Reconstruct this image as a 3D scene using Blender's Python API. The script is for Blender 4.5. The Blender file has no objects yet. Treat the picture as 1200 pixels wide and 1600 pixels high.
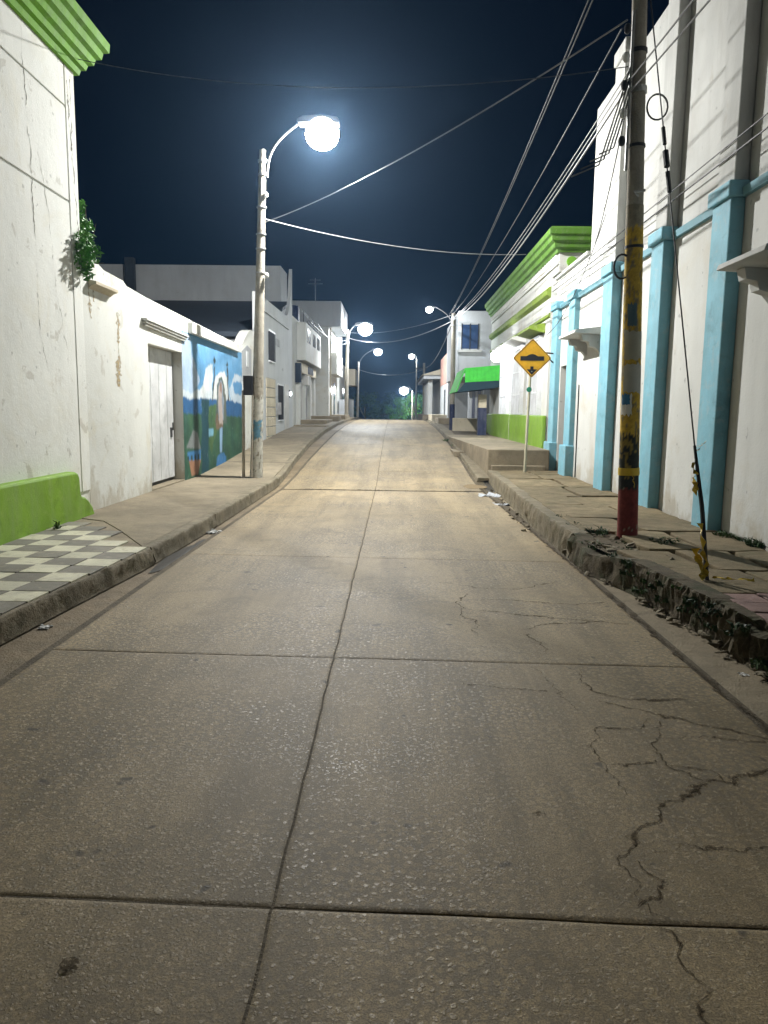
import bpy, bmesh, math, random
from mathutils import Vector, Matrix, noise
R = math.radians
random.seed(7)
scn = bpy.context.scene
COL = scn.collection

# ------------------------------------------------------------------ camera, sky, exposure
YAW, PITCH, ROLL, EYE = R(0.75), R(7.85), 0.012, 1.7
fw = Vector((-math.sin(YAW)*math.cos(PITCH), math.cos(YAW)*math.cos(PITCH), -math.sin(PITCH)))
rt0 = Vector((math.cos(YAW), math.sin(YAW), 0)); up0 = rt0.cross(fw)
rt = rt0*math.cos(ROLL)+up0*math.sin(ROLL); up = up0*math.cos(ROLL)-rt0*math.sin(ROLL)
cd = bpy.data.cameras.new('camera'); cam = bpy.data.objects.new('camera', cd); COL.objects.link(cam)
m3 = Matrix((rt, up, -fw)).transposed().to_4x4(); m3.translation = Vector((0, 0, EYE)); cam.matrix_world = m3
cd.sensor_fit = 'VERTICAL'; cd.sensor_height = 36; cd.lens = 36*1150/1600; cd.clip_start = 0.05; cd.clip_end = 6000
scn.camera = cam

w = bpy.data.worlds.new('World'); scn.world = w; w.use_nodes = True
wn = w.node_tree; bg = wn.nodes['Background']
sky = wn.nodes.new('ShaderNodeTexSky'); sky.sky_type = 'NISHITA'; sky.sun_disc = False
sky.sun_elevation = R(6.0); sky.sun_rotation = R(180); sky.altitude = 0; sky.dust_density = 0.6; sky.ozone_density = 6
wn.links.new(sky.outputs[0], bg.inputs[0]); bg.inputs[1].default_value = 0.0032

vs = scn.view_settings; vs.view_transform = 'Standard'; vs.look = 'None'; vs.exposure = 0; vs.gamma = 1; vs.use_curve_mapping = False
IES_K = 0.017; HAZE = 0.0008
LAMP_W = 5400.0                       # main street light; the others are scaled from it
scn.cycles.use_denoising = True
scn.cycles.max_bounces = 4; scn.cycles.diffuse_bounces = 2; scn.cycles.glossy_bounces = 2; scn.cycles.volume_bounces = 0
scn.cycles.use_adaptive_sampling = True; scn.cycles.adaptive_threshold = 0.025; scn.cycles.caustics_reflective = False; scn.cycles.caustics_refractive = False

# ------------------------------------------------------------------ helpers
def lerp_tab(tab, d):
    if d <= tab[0][0]: return tab[0][1]
    for (a, b), (c, e) in zip(tab, tab[1:]):
        if d <= c:
            t = (d-a)/(c-a); return b+(e-b)*t
    return tab[-1][1]
GZ = [(15, 0), (16, 0.0), (18, .09), (20.5, .27), (25, .52), (30, .77), (36, .95), (44, 1.07), (50, 1.1), (58, 1.0), (80, .2), (110, -1.2), (160, -3), (400, -6)]
def gz(d): return lerp_tab(GZ, d)
def lz(d): return max(.18, gz(d)+.13)            # left pavement height
RK = [(-6, 2.5), (4.7, 2.47), (5.65, 2.43), (6.9, 2.3), (7.8, 2.08), (11, 2.1), (17.8, 2.27), (26, 2.1), (60, 2.05)]
LK = [(-6, -2.9), (5.1, -2.84), (6, -2.78), (7.6, -2.66), (10, -2.6), (16.5, -2.6), (20, -2.72), (25, -2.86), (45, -2.75), (60, -2.7)]
def rk(d): return lerp_tab(RK, d)
def lk(d): return lerp_tab(LK, d)
LX = -4.45; RW = 3.97; RC = 3.80

LOC = {}
class MB:
    def __init__(s): s.v = []; s.f = []; s.c = None
    def add(s, vs_, fs):
        n = len(s.v); s.v += [tuple(p) for p in vs_]; s.f += [tuple(i+n for i in f) for f in fs]; return s
    def box(s, x0, x1, y0, y1, z0, z1):
        p = [(x, y, z) for x in (x0, x1) for y in (y0, y1) for z in (z0, z1)]
        return s.add(p, [(0, 1, 3, 2), (4, 6, 7, 5), (0, 4, 5, 1), (2, 3, 7, 6), (0, 2, 6, 4), (1, 5, 7, 3)])
    def prism(s, poly, axis, a, b):
        f = {'x': lambda p, t: (t, p[0], p[1]), 'y': lambda p, t: (p[0], t, p[1]), 'z': lambda p, t: (p[0], p[1], t)}[axis]
        n = len(poly); vs_ = [f(p, a) for p in poly]+[f(p, b) for p in poly]
        return s.add(vs_, [tuple(range(n)), tuple(range(2*n-1, n-1, -1))]+[(i, (i+1) % n, n+(i+1) % n, n+i) for i in range(n)])
    def tube(s, pts, r, n=8):
        pts = [Vector(p) for p in pts]; k = len(pts); rr = r if isinstance(r, (list, tuple)) else [r]*k
        vs_ = []; prev = None
        for i, p in enumerate(pts):
            t = (pts[min(i+1, k-1)]-pts[max(i-1, 0)]).normalized()
            if prev is None:
                a = Vector((0, 0, 1)) if abs(t.z) < .9 else Vector((1, 0, 0)); u = t.cross(a).normalized()
            else: u = (prev-t*prev.dot(t)).normalized()
            prev = u; q = t.cross(u)
            for j in range(n):
                an = 2*math.pi*j/n; vs_.append(p+(u*math.cos(an)+q*math.sin(an))*rr[i])
        fs = [(i*n+j, i*n+(j+1) % n, (i+1)*n+(j+1) % n, (i+1)*n+j) for i in range(k-1) for j in range(n)]
        fs += [tuple(range(n-1, -1, -1)), tuple((k-1)*n+j for j in range(n))]
        return s.add(vs_, fs)
    def grid(s, fn, nu, nv):
        vs_ = [fn(i/nu, j/nv) for i in range(nu+1) for j in range(nv+1)]
        return s.add(vs_, [(i*(nv+1)+j, (i+1)*(nv+1)+j, (i+1)*(nv+1)+j+1, i*(nv+1)+j+1) for i in range(nu) for j in range(nv)])
    def ball(s, c, rx, ry, rz, n=12, k=8, t0=0, t1=math.pi):
        def fn(u, v):
            th = t0+(t1-t0)*v; ph = 2*math.pi*u
            return (c[0]+rx*math.sin(th)*math.cos(ph), c[1]+ry*math.sin(th)*math.sin(ph), c[2]+rz*math.cos(th))
        return s.grid(fn, n, k)
    def build(s, name, mat, parent=None, smooth=False, bevel=0, recalc=True, at=None):
        me = bpy.data.meshes.new(name)
        if parent is not None: o0 = LOC[parent.name]
        elif at is not None: o0 = Vector(at)
        else:
            xs = [p[0] for p in s.v]; ys = [p[1] for p in s.v]; zs = [p[2] for p in s.v]
            o0 = Vector(((min(xs)+max(xs))/2, (min(ys)+max(ys))/2, min(zs)))
        me.from_pydata([(p[0]-o0.x, p[1]-o0.y, p[2]-o0.z) for p in s.v], [], s.f)
        if recalc:
            bm = bmesh.new(); bm.from_mesh(me); bmesh.ops.remove_doubles(bm, verts=bm.verts, dist=1e-5)
            bmesh.ops.recalc_face_normals(bm, faces=bm.faces); bm.to_mesh(me); bm.free()
        me.materials.append(mat)
        if smooth:
            for p in me.polygons: p.use_smooth = True
            me.set_sharp_from_angle(angle=R(48))
        o = bpy.data.objects.new(name, me); COL.objects.link(o)
        if parent is not None: o.parent = parent
        else: o.location = o0
        LOC[o.name] = o0.copy()
        if bevel:
            b = o.modifiers.new('bevel', 'BEVEL'); b.width = bevel; b.segments = 2; b.limit_method = 'ANGLE'; b.angle_limit = R(40)
        return o
def tag(o, label=None, cat=None, group=None, kind=None):
    if label: o['label'] = label
    if cat: o['category'] = cat
    if group: o['group'] = group
    if kind: o['kind'] = kind
    return o
def thing(name, label, cat, loc, group=None):
    o = bpy.data.objects.new(name, None); o.empty_display_size = .2; COL.objects.link(o); o.location = loc
    LOC[o.name] = Vector(loc); return tag(o, label, cat, group)
def pbox(name, mat, par, *b, bevel=0): return MB().box(*b).build(name, mat, par, bevel=bevel)

# ------------------------------------------------------------------ materials
class NT:
    def __init__(s, name):
        s.m = bpy.data.materials.new(name); s.m.use_nodes = True; s.t = s.m.node_tree; s.b = s.t.nodes['Principled BSDF']
        s.geo = s.t.nodes.new('ShaderNodeNewGeometry'); s.pos = s.geo.outputs['Position']
    def n(s, typ, **k):
        x = s.t.nodes.new('ShaderNode'+typ)
        for a, v in k.items(): setattr(x, a, v)
        return x
    def l(s, a, b): s.t.links.new(a, b)
    def scale(s, v, sc, src=None):
        x = s.n('Mapping'); x.inputs['Scale'].default_value = sc; s.l(src or s.pos, x.inputs[0]); return x.outputs[0]
    def noise(s, sc, detail=5, rough=.6, vec=None, dist=0):
        x = s.n('TexNoise'); x.inputs['Scale'].default_value = sc; x.inputs['Detail'].default_value = detail
        x.inputs['Roughness'].default_value = rough; x.inputs['Distortion'].default_value = dist
        s.l(vec or s.pos, x.inputs['Vector']); return x.outputs[0]
    def ramp(s, fac, a, b, lo=0, hi=1):
        x = s.n('MapRange'); x.inputs[1].default_value = a; x.inputs[2].default_value = b; x.inputs[3].default_value = lo; x.inputs[4].default_value = hi
        s.l(fac, x.inputs[0]); return x.outputs[0]
    def mul(s, a, b, op='MULTIPLY'):
        x = s.n('Math', operation=op)
        for i, q in enumerate((a, b)):
            if isinstance(q, (int, float)): x.inputs[i].default_value = q
            else: s.l(q, x.inputs[i])
        return x.outputs[0]
    def mix(s, fac, a, b, typ='MIX'):
        x = s.n('Mix', data_type='RGBA', blend_type=typ)
        for sock, q in ((x.inputs[0], fac), (x.inputs[6], a), (x.inputs[7], b)):
            if isinstance(q, (int, float)): sock.default_value = q
            elif isinstance(q, tuple): sock.default_value = q+(1,) if len(q) == 3 else q
            else: s.l(q, sock)
        return x.outputs[2]
    def bump(s, h, strength, dist=.02, nrm=None):
        x = s.n('Bump'); x.inputs['Strength'].default_value = strength; x.inputs['Distance'].default_value = dist
        s.l(h, x.inputs['Height'])
        if nrm: s.l(nrm, x.inputs['Normal'])
        return x.outputs[0]
    def done(s, col=None, rough=.8, nrm=None, spec=.3, metal=0):
        if isinstance(col, tuple): s.b.inputs['Base Color'].default_value = col+(1,)
        elif col is not None: s.l(col, s.b.inputs['Base Color'])
        if isinstance(rough, (int, float)): s.b.inputs['Roughness'].default_value = rough
        else: s.l(rough, s.b.inputs['Roughness'])
        s.b.inputs['Specular IOR Level'].default_value = spec; s.b.inputs['Metallic'].default_value = metal
        if nrm: s.l(nrm, s.b.inputs['Normal'])
        return s.m
def rnd(s, amt):
    oi = s.n('ObjectInfo'); return s.ramp(oi.outputs['Random'], 0, 1, 1-amt, 1+amt)

def plaster(name, col, stain=(.42, .33, .18), amt=.35, peel=.0, tone=.10, streak=.35, splash=.5):
    s = NT(name)
    lo = s.noise(.55, 3, .6); f = s.ramp(lo, .35, .7, 1-tone, 1.04)
    c = s.mix(1.0, col, f, 'MULTIPLY')
    st = s.ramp(s.noise(1, 4, .65, s.scale(None, (2.6, 2.6, .32))), .47, .72, 0, streak)      # rain streaks
    c = s.mix(st, c, tuple(x*.55 for x in col))
    sp = s.ramp(s.noise(.9, 5, .66, dist=.6), .53, .70, 0, amt)
    c = s.mix(sp, c, stain)
    if peel:
        pm = s.ramp(s.noise(2.3, 5, .6, dist=.4), .635, .65, 0, peel); c = s.mix(pm, c, (.36, .33, .27))
    spots = s.ramp(s.noise(9, 2, .5), .70, .73, 0, .5); c = s.mix(spots, c, tuple(x*.35 for x in col))
    if splash:
        sxyz = s.n('SeparateXYZ'); s.l(s.pos, sxyz.inputs[0])
        reach = s.mul(s.ramp(sxyz.outputs[2], .25, 1.0, .16, -.12), s.noise(2.2, 5, .7, s.scale(None, (1, 1, .6))), 'ADD')
        c = s.mix(s.ramp(reach, .54, .68, 0, splash), c, (.33, .27, .17))
    h = s.mul(s.noise(3.5, 3, .6), s.mul(s.noise(38, 2, .7), .35), 'ADD')
    return s.done(c, .86, s.bump(h, .24, .03), .2)
def concrete(name, col, dark=.45, scale=1.0, rough=.85, moss=0, per=0):
    s = NT(name)
    c = s.mix(1.0, col, s.ramp(s.noise(.8*scale, 4, .65), .34, .66, .62, 1.15), 'MULTIPLY')
    c = s.mix(s.ramp(s.noise(2.6*scale, 5, .7, dist=.5), .48, .68, 0, .75), c, tuple(x*dark for x in col))
    if moss: c = s.mix(s.ramp(s.noise(4.5, 6, .7), .48, .62, 0, moss), c, (.035, .045, .018))
    c = s.mix(s.ramp(s.noise(70, 3, .6), .3, .7, 0, .35), c, tuple(min(1, x*1.35) for x in col))
    if per: c = s.mix(1.0, c, rnd(s, per), 'MULTIPLY')
    h = s.mul(s.noise(6, 4, .65), s.mul(s.noise(60, 2, .7), .4), 'ADD')
    return s.done(c, rough, s.bump(h, .6, .03), .3)
def paint(name, col, worn=.25, rough=.55, under=(.4, .38, .33), per=0):
    s = NT(name)
    c = s.mix(1.0, col, s.ramp(s.noise(2.2, 5, .6), .3, .75, .78, 1.1), 'MULTIPLY')
    c = s.mix(s.ramp(s.noise(7, 5, .65, dist=.3), .56, .62, 0, worn), c, under)
    c = s.mix(s.ramp(s.noise(1, 4, .65, s.scale(None, (4, 4, .5))), .46, .70, 0, .55), c, tuple(.55*x+.11 for x in col))
    c = s.mix(s.ramp(s.noise(3.1, 5, .7, dist=.6), .56, .70, 0, .5), c, tuple(.45*x for x in col))
    if per: c = s.mix(1.0, c, rnd(s, per), 'MULTIPLY')
    h = s.mul(s.noise(5, 3, .6), s.mul(s.noise(45, 2, .6), .3), 'ADD')
    return s.done(c, rough, s.bump(h, .3, .02), .35)
def flat(name, col, rough=.6, spec=.3, metal=0):
    s = NT(name); c = s.mix(1.0, col, s.ramp(s.noise(6, 4, .6), .3, .7, .82, 1.12), 'MULTIPLY'); return s.done(c, rough, None, spec, metal)
def glow(name, col, st):
    s = NT(name); s.b.inputs['Emission Color'].default_value = col+(1,); s.b.inputs['Emission Strength'].default_value = st
    return s.done((.8, .8, .8), .4)
def leafmat(name, a, b):
    s = NT(name); c = s.mix(s.ramp(s.noise(1.6, 4, .6), .35, .65), a, b)
    c = s.mix(s.ramp(s.noise(24, 2, .5), .35, .7, 0, .5), c, tuple(x*.5 for x in a))
    s.b.inputs['Transmission Weight'].default_value = 0; return s.done(c, .55, None, .3)
def roadmat():
    s = NT('road_concrete')
    base = (.42, .322, .178)
    c = s.mix(1.0, base, s.ramp(s.noise(.45, 4, .6), .35, .65, .76, 1.12), 'MULTIPLY')
    tr = s.noise(1, 4, .6, s.scale(None, (2.2, .22, 1))); c = s.mix(s.ramp(tr, .44, .66, 0, .8), c, (.19, .145, .076))
    tk = s.noise(1, 5, .72, s.scale(None, (7, .5, 1)), .3); c = s.mix(s.mul(s.ramp(tk, .50, .70, 0, .75), s.ramp(s.noise(.35, 3, .5), .42, .60, 0, 1)), c, (.13, .10, .055))
    c = s.mix(s.ramp(s.noise(1.3, 5, .72, dist=.8), .50, .68, 0, .6), c, (.16, .122, .063))
    wear = s.ramp(s.noise(.7, 4, .6), .36, .58, .12, 1.0)
    v = s.n('TexVoronoi'); v.inputs['Scale'].default_value = 34; v.inputs['Randomness'].default_value = 1
    wob = s.n('Mix', data_type='VECTOR'); wob.inputs[0].default_value = .022
    nz = s.n('TexNoise'); nz.inputs['Scale'].default_value = 40; s.l(s.pos, nz.inputs[0]); s.l(s.pos, wob.inputs[4]); s.l(nz.outputs[1], wob.inputs[5])
    s.l(wob.outputs[1], v.inputs['Vector'])
    sep = s.n('SeparateColor'); s.l(v.outputs['Color'], sep.inputs[0])
    peb = s.ramp(s.mul(v.outputs['Distance'], s.mul(sep.outputs[2], .34), 'SUBTRACT'), .10, .22, 1, 0)
    sel = s.ramp(sep.outputs[0], .55, .62, 0, 1)
    pm1 = s.mul(s.mul(peb, sel), wear)
    v2 = s.n('TexVoronoi'); v2.inputs['Scale'].default_value = 68; s.l(wob.outputs[1], v2.inputs['Vector'])
    sep2 = s.n('SeparateColor'); s.l(v2.outputs['Color'], sep2.inputs[0])
    pm2 = s.mul(s.mul(s.ramp(s.mul(v2.outputs['Distance'], s.mul(sep2.outputs[2], .34), 'SUBTRACT'), .12, .26, 1, 0), s.ramp(sep2.outputs[0], .42, .48, 0, .9)), s.ramp(s.noise(1.1, 4, .6), .4, .6, .2, 1))
    pm = s.mul(pm1, s.mul(pm2, .8), 'MAXIMUM')
    pc = s.mix(sep2.outputs[1], (.24, .185, .10), (.60, .50, .34))
    c = s.mix(s.mul(pm, s.ramp(sep.outputs[1], 0, 1, .15, .95)), c, pc)
    pit = s.mul(s.ramp(v.outputs['Distance'], .42, .6, 0, .55), wear); c = s.mix(pit, c, (.13, .11, .08))
    f = s.noise(150, 2, .7); c = s.mix(s.ramp(f, .42, .60, 0, .6), c, (.10, .078, .048))
    c = s.mix(1.0, c, rnd(s, .10), 'MULTIPLY')
    spt = s.ramp(s.noise(5.5, 2, .5), .70, .73, 0, .75); c = s.mix(spt, c, (.05, .042, .03))
    h = s.mul(s.mul(pm, .8), s.mul(f, .45), 'ADD')
    rg = s.ramp(s.mul(pm, s.noise(2, 3)), 0, .6, .66, .42)
    return s.done(c, rg, s.bump(h, .32, .008), .3)

WHITE = plaster('white_plaster', (.60, .607, .58), amt=.3, streak=.2)
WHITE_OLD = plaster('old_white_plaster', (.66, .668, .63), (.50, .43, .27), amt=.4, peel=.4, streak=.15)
WHITE_T = plaster('bright_white_plaster', (.80, .808, .765), (.62, .56, .38), amt=.35, peel=.4, streak=.12)  # base colour lifted to make up for grazing lamp light on the tall house
WHITE_GREY = plaster('greyed_white_plaster', (.62, .625, .60), (.36, .34, .29), amt=.3, streak=.5, tone=.25)
WHITE_COOL = plaster('cool_white_plaster', (.55, .57, .58), (.36, .34, .3), amt=.2, streak=.25)
CREAM = plaster('cream_plaster', (.56, .50, .38), amt=.25)
GREYP = plaster('grey_plaster', (.36, .37, .38), (.2, .19, .17), amt=.4)
PINKP = plaster('pink_plaster', (.55, .32, .26), amt=.25)
GREEN = paint('lime_paint', (.21, .40, .012), .14, .5, (.45, .5, .2))
GREEN_D = paint('green_cornice_paint', (.15, .38, .012), .12, .85, (.3, .36, .2))
GREEN_R = paint('aged_green_paint', (.10, .235, .022), .2, .85, (.3, .34, .22))
OLIVE = paint('olive_green_paint', (.20, .29, .03), .2, .8)
BLUE = paint('sky_blue_paint', (.21, .46, .56), .35, .75, (.36, .45, .47))
BLUE_D = paint('blue_band_paint', (.17, .36, .43), .2, .75)
ROADM = roadmat()
GUT = concrete('gutter_concrete', (.20, .152, .088), .45, 1.3, .7)
GUTR = concrete('pale_gutter_concrete', (.25, .205, .135), .5, 1.3, .7)
DIRT = concrete('joint_dirt', (.11, .088, .056), .5, 3)
EARTH = concrete('earth', (.12, .095, .06), .5, .6, .95)
PAVE = concrete('pavement_concrete', (.225, .188, .128), .5, 1.1, .85, per=.12)
PAVE_R = concrete('weathered_pavement', (.22, .172, .10), .38, 1.5, .88, moss=.45, per=.16)
KERB = concrete('kerb_concrete', (.22, .185, .125), .4, 2, .85, moss=.45)
KERB_M = concrete('mossy_kerb', (.10, .08, .05), .3, 2.6, .92, moss=.95)
TILE_C = paint('cream_tile', (.60, .575, .43), .5, .65, (.32, .28, .19), per=.10)
TILE_G = paint('grey_tile', (.19, .175, .14), .5, .65, (.29, .26, .19), per=.16)
TILE_P = concrete('pink_paver', (.25, .165, .145), .6, 1.6, .85, per=.14)
CONC = concrete('pole_concrete', (.36, .33, .27), .6, 2.5)
CONC_G = concrete('terrace_concrete', (.27, .225, .155), .5, 1.2)
YEL = paint('yellow_pole_paint', (.48, .31, .035), .55, .6, (.30, .26, .17))
RED = paint('red_pole_paint', (.22, .035, .03), .15, .6)
BLACKP = paint('black_paint', (.03, .032, .03), .5, .6, (.2, .19, .12))
NAVY = paint('navy_paint', (.012, .02, .07), .1, .5)
ARMM = flat('dull_arm_metal', (.13, .13, .13), .7, .3)
STEEL = flat('galvanised_steel', (.42, .42, .41), .5, .5, .6)
DARKM = flat('dark_metal', (.03, .03, .032), .5)
WIREM = flat('wire_sheath', (.20, .20, .20), .5)
WIRED = flat('dark_wire_sheath', (.06, .06, .06), .6)
SIGNY = flat('sign_yellow', (.72, .37, .015), .45, .4)
SIGNK = flat('sign_black', (.02, .02, .022), .5)
POSTW = paint('cream_post_paint', (.50, .47, .34), .2, .5)
DOORM = paint('grey_white_door', (.56, .57, .57), .2, .55, (.35, .33, .3), per=.04)
SHUT = flat('shutter_metal', (.25, .25, .25), .5, .4)
SHUT_W = flat('pale_shutter_metal', (.5, .49, .46), .5, .4)
WIND = flat('dark_window_glass', (.02, .03, .05), .12, .5)
WINB = flat('blue_window_glass', (.03, .06, .14), .15, .5)
FRAMEW = paint('white_window_frame', (.7, .72, .74), .1, .5)
AWN = flat('green_awning_cloth', (.05, .42, .04), .8)
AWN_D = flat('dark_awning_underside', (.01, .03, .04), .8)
ROOFD = flat('dark_sheet_roof', (.05, .065, .085), .6)
TAPE = flat('yellow_tape', (.62, .43, .03), .45)
PAPER = flat('white_paper', (.75, .75, .73), .7)
POSTER_B = flat('blue_poster', (.05, .2, .4), .6)
def dirtmat(name, col, lo, hi, sc):
    q = NT(name); mx = q.n('MixShader'); tr_ = q.n('BsdfTransparent'); q.done(col, .95, None, .1)
    q.l(q.ramp(q.noise(sc, 4, .7), lo, hi, 0, 1), mx.inputs[0]); q.l(tr_.outputs[0], mx.inputs[1]); q.l(q.b.outputs[0], mx.inputs[2]); q.l(mx.outputs[0], q.t.nodes['Material Output'].inputs[0]); return q.m
CRACK = dirtmat('crack_dirt', (.085, .066, .042), .38, .56, 70)
HALO = dirtmat('crack_halo_dirt', (.15, .115, .072), .46, .66, 45)
CRACK_S = flat('soft_stain', (.22, .168, .10), .9, .1)
LEAF = leafmat('bright_leaf', (.06, .22, .03), (.12, .34, .05))
LEAF_D = leafmat('dark_leaf', (.02, .05, .015), (.05, .10, .02))
LEAF_F = leafmat('street_tree_leaf', (.05, .15, .03), (.10, .26, .05))
BARK = concrete('bark', (.09, .07, .045), .5, 5)
def lensmat(name, st):
    m = bpy.data.materials.new(name); m.use_nodes = True; t = m.node_tree; t.nodes.remove(t.nodes['Principled BSDF'])
    a = t.nodes.new('ShaderNodeAddShader'); e = t.nodes.new('ShaderNodeEmission'); r = t.nodes.new('ShaderNodeBsdfTransparent')
    e.inputs[0].default_value = (.95, .98, 1, 1); e.inputs[1].default_value = st
    t.links.new(e.outputs[0], a.inputs[0]); t.links.new(r.outputs[0], a.inputs[1]); t.links.new(a.outputs[0], t.nodes['Material Output'].inputs[0]); return m
LENS = lensmat('lamp_lens', 12); LENS_S = lensmat('small_lamp_lens', 6)

# ------------------------------------------------------------------ ground, road, gutters
g = MB()
ds = [-60, -20, 0, 15, 16, 18, 20.5, 25, 30, 36, 44, 50, 58, 80, 110, 160, 400, 900]
for a, b in zip(ds, ds[1:]):
    n = len(g.v); g.v += [(-500, a, gz(a)-.12), (500, a, gz(a)-.12), (500, b, gz(b)-.12), (-500, b, gz(b)-.12)]; g.f.append((n, n+1, n+2, n+3))
tag(g.build('ground', EARTH), kind='structure')
def strip(name, x0, x1, off, mat, a, b, step=1.0):
    m = MB(); n = int((b-a)/step)
    m.grid(lambda u, v: ((lambda d: ((x0(d)+(x1(d)-x0(d))*v), d, gz(d)+off))(a+(b-a)*u)), n, 2)
    return m.build(name, mat)
road = tag(strip('road', lambda d: -2.46, lambda d: 2.1, -.007, DIRT, -8, 150), kind='structure')
RE = [(-8, 2.03), (8.3, 2.03), (17, 1.88), (30, 1.9), (150, 2.0)]
def re_(d): return lerp_tab(RE, d)
joints = [-6.1, -3.2, -.35, 2.31, 4.9, 8.4, 15.7, 18.9, 22.1, 25.3, 28.5, 31.7, 34.9, 38.1, 41.3, 44.5, 47.7, 50.9, 54.1, 58, 64, 72, 82, 94, 110, 130, 150]
SK = -.035
def jig(x, y, s=1.7): return noise.noise(Vector((x*s, y*s, 3.1)))
for k, (a, b) in enumerate(zip(joints, joints[1:])):
    for (xa, xb) in ((lambda d: -2.40, lambda d: -.40), (lambda d: -.40, re_)):
        gap = .0055 if b < 40 else .01
        wide = .055 if abs(a-15.7) < .1 else gap
        m = MB(); nu, nv = max(8, min(34, int((b-a)*6))), 8
        dz = 0.0
        sk = SK if a < 12 else 0.0
        def P(u, v, low=False):
            x0, x1 = xa(a), xb(a)
            d0 = a+wide; d1 = b-(.05 if abs(b-15.7) < .1 else gap); d = d0+(d1-d0)*u
            x = xa(d)+gap+(xb(d)-xa(d)-2*gap)*v
            sk0 = SK if a < 15 else 0; sk1 = SK if b < 15 else 0
            d += (sk0*(1-u)+sk1*u)*x
            e = .004 if (u in (0, 1) or v in (0, 1)) else 0
            if u in (0, 1): d += jig(x*3, d, 2)*.012
            if v in (0, 1): x += jig(x, d*3, 2)*.012
            return (x, d, gz(d)+dz-e+jig(x, d, .6)*.006-(.018 if low else 0))
        # rounded edge: first/last rows hug the border
        us = [0, .004, .009]+[i/nu for i in range(1, nu)]+[.991, .996, 1]; vv = [0, .006, .014]+[j/nv for j in range(1, nv)]+[.986, .994, 1]
        nn = len(vv)
        m.add([P(u, v) for u in us for v in vv], [(i*nn+j, (i+1)*nn+j, (i+1)*nn+j+1, i*nn+j+1) for i in range(len(us)-1) for j in range(nn-1)])
        rim = [(0, v) for v in vv]+[(u, 1) for u in us[1:]]+[(1, v) for v in vv[::-1][1:]]+[(u, 0) for u in us[::-1][1:-1]]
        t = [P(*q) for q in rim]; lo = [P(*q, True) for q in rim]; r_ = len(t)
        m.add(t+lo, [(i, (i+1) % r_, r_+(i+1) % r_, r_+i) for i in range(r_)])
        m.build('road_slab', ROADM, road, smooth=True)
tag(strip('gutter_left', lambda d: lk(d)-.05, lambda d: -2.41, -.022, GUT, -8, 60, .5), kind='structure')
tag(strip('gutter_right', lambda d: re_(d)+.012, lambda d: rk(d)+.12, -.016, GUTR, -8, 60, .5), kind='structure')

def ribbon(name, pts, wid, mat, z=.004, taper=True, parent=road, jit=.02, seed=0, smooth_z=None):
    P2 = []
    for (a, b) in zip(pts, pts[1:]):
        L = math.hypot(b[0]-a[0], b[1]-a[1]); n = max(2, int(L/.016))
        for i in range(n): P2.append((a[0]+(b[0]-a[0])*i/n, a[1]+(b[1]-a[1])*i/n))
    P2.append(pts[-1])
    Q = [(x+jit*noise.noise(Vector((x*9, y*9, seed)))+jit*.5*noise.noise(Vector((x*31, y*31, seed))), y+jit*noise.noise(Vector((x*9, y*9, seed+7)))+jit*.5*noise.noise(Vector((x*31, y*31, seed+9)))) for x, y in P2]
    m = MB(); vs_ = []; n = len(Q)
    for i, (x, y) in enumerate(Q):
        a = Q[max(0, i-1)]; b = Q[min(n-1, i+1)]; tx, ty = b[0]-a[0], b[1]-a[1]; L = math.hypot(tx, ty) or 1
        ww = wid*max(.30, .42+1.5*noise.noise(Vector((x*6, y*6, seed+3)))+1.1*noise.noise(Vector((x*27, y*27, seed)))+.6*noise.noise(Vector((x*70, y*70, seed))))
        if taper: ww *= min(1, .25+2.2*(n-1-i)/n)
        zz = gz(y)+z+jig(x, y, .6)*.006
        vs_ += [(x-ty/L*ww, y+tx/L*ww, zz), (x+ty/L*ww, y-tx/L*ww, zz)]
    m.add(vs_, [(2*i, 2*i+1, 2*i+3, 2*i+2) for i in range(n-1)])
    return m.build(name, mat, parent)
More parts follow.
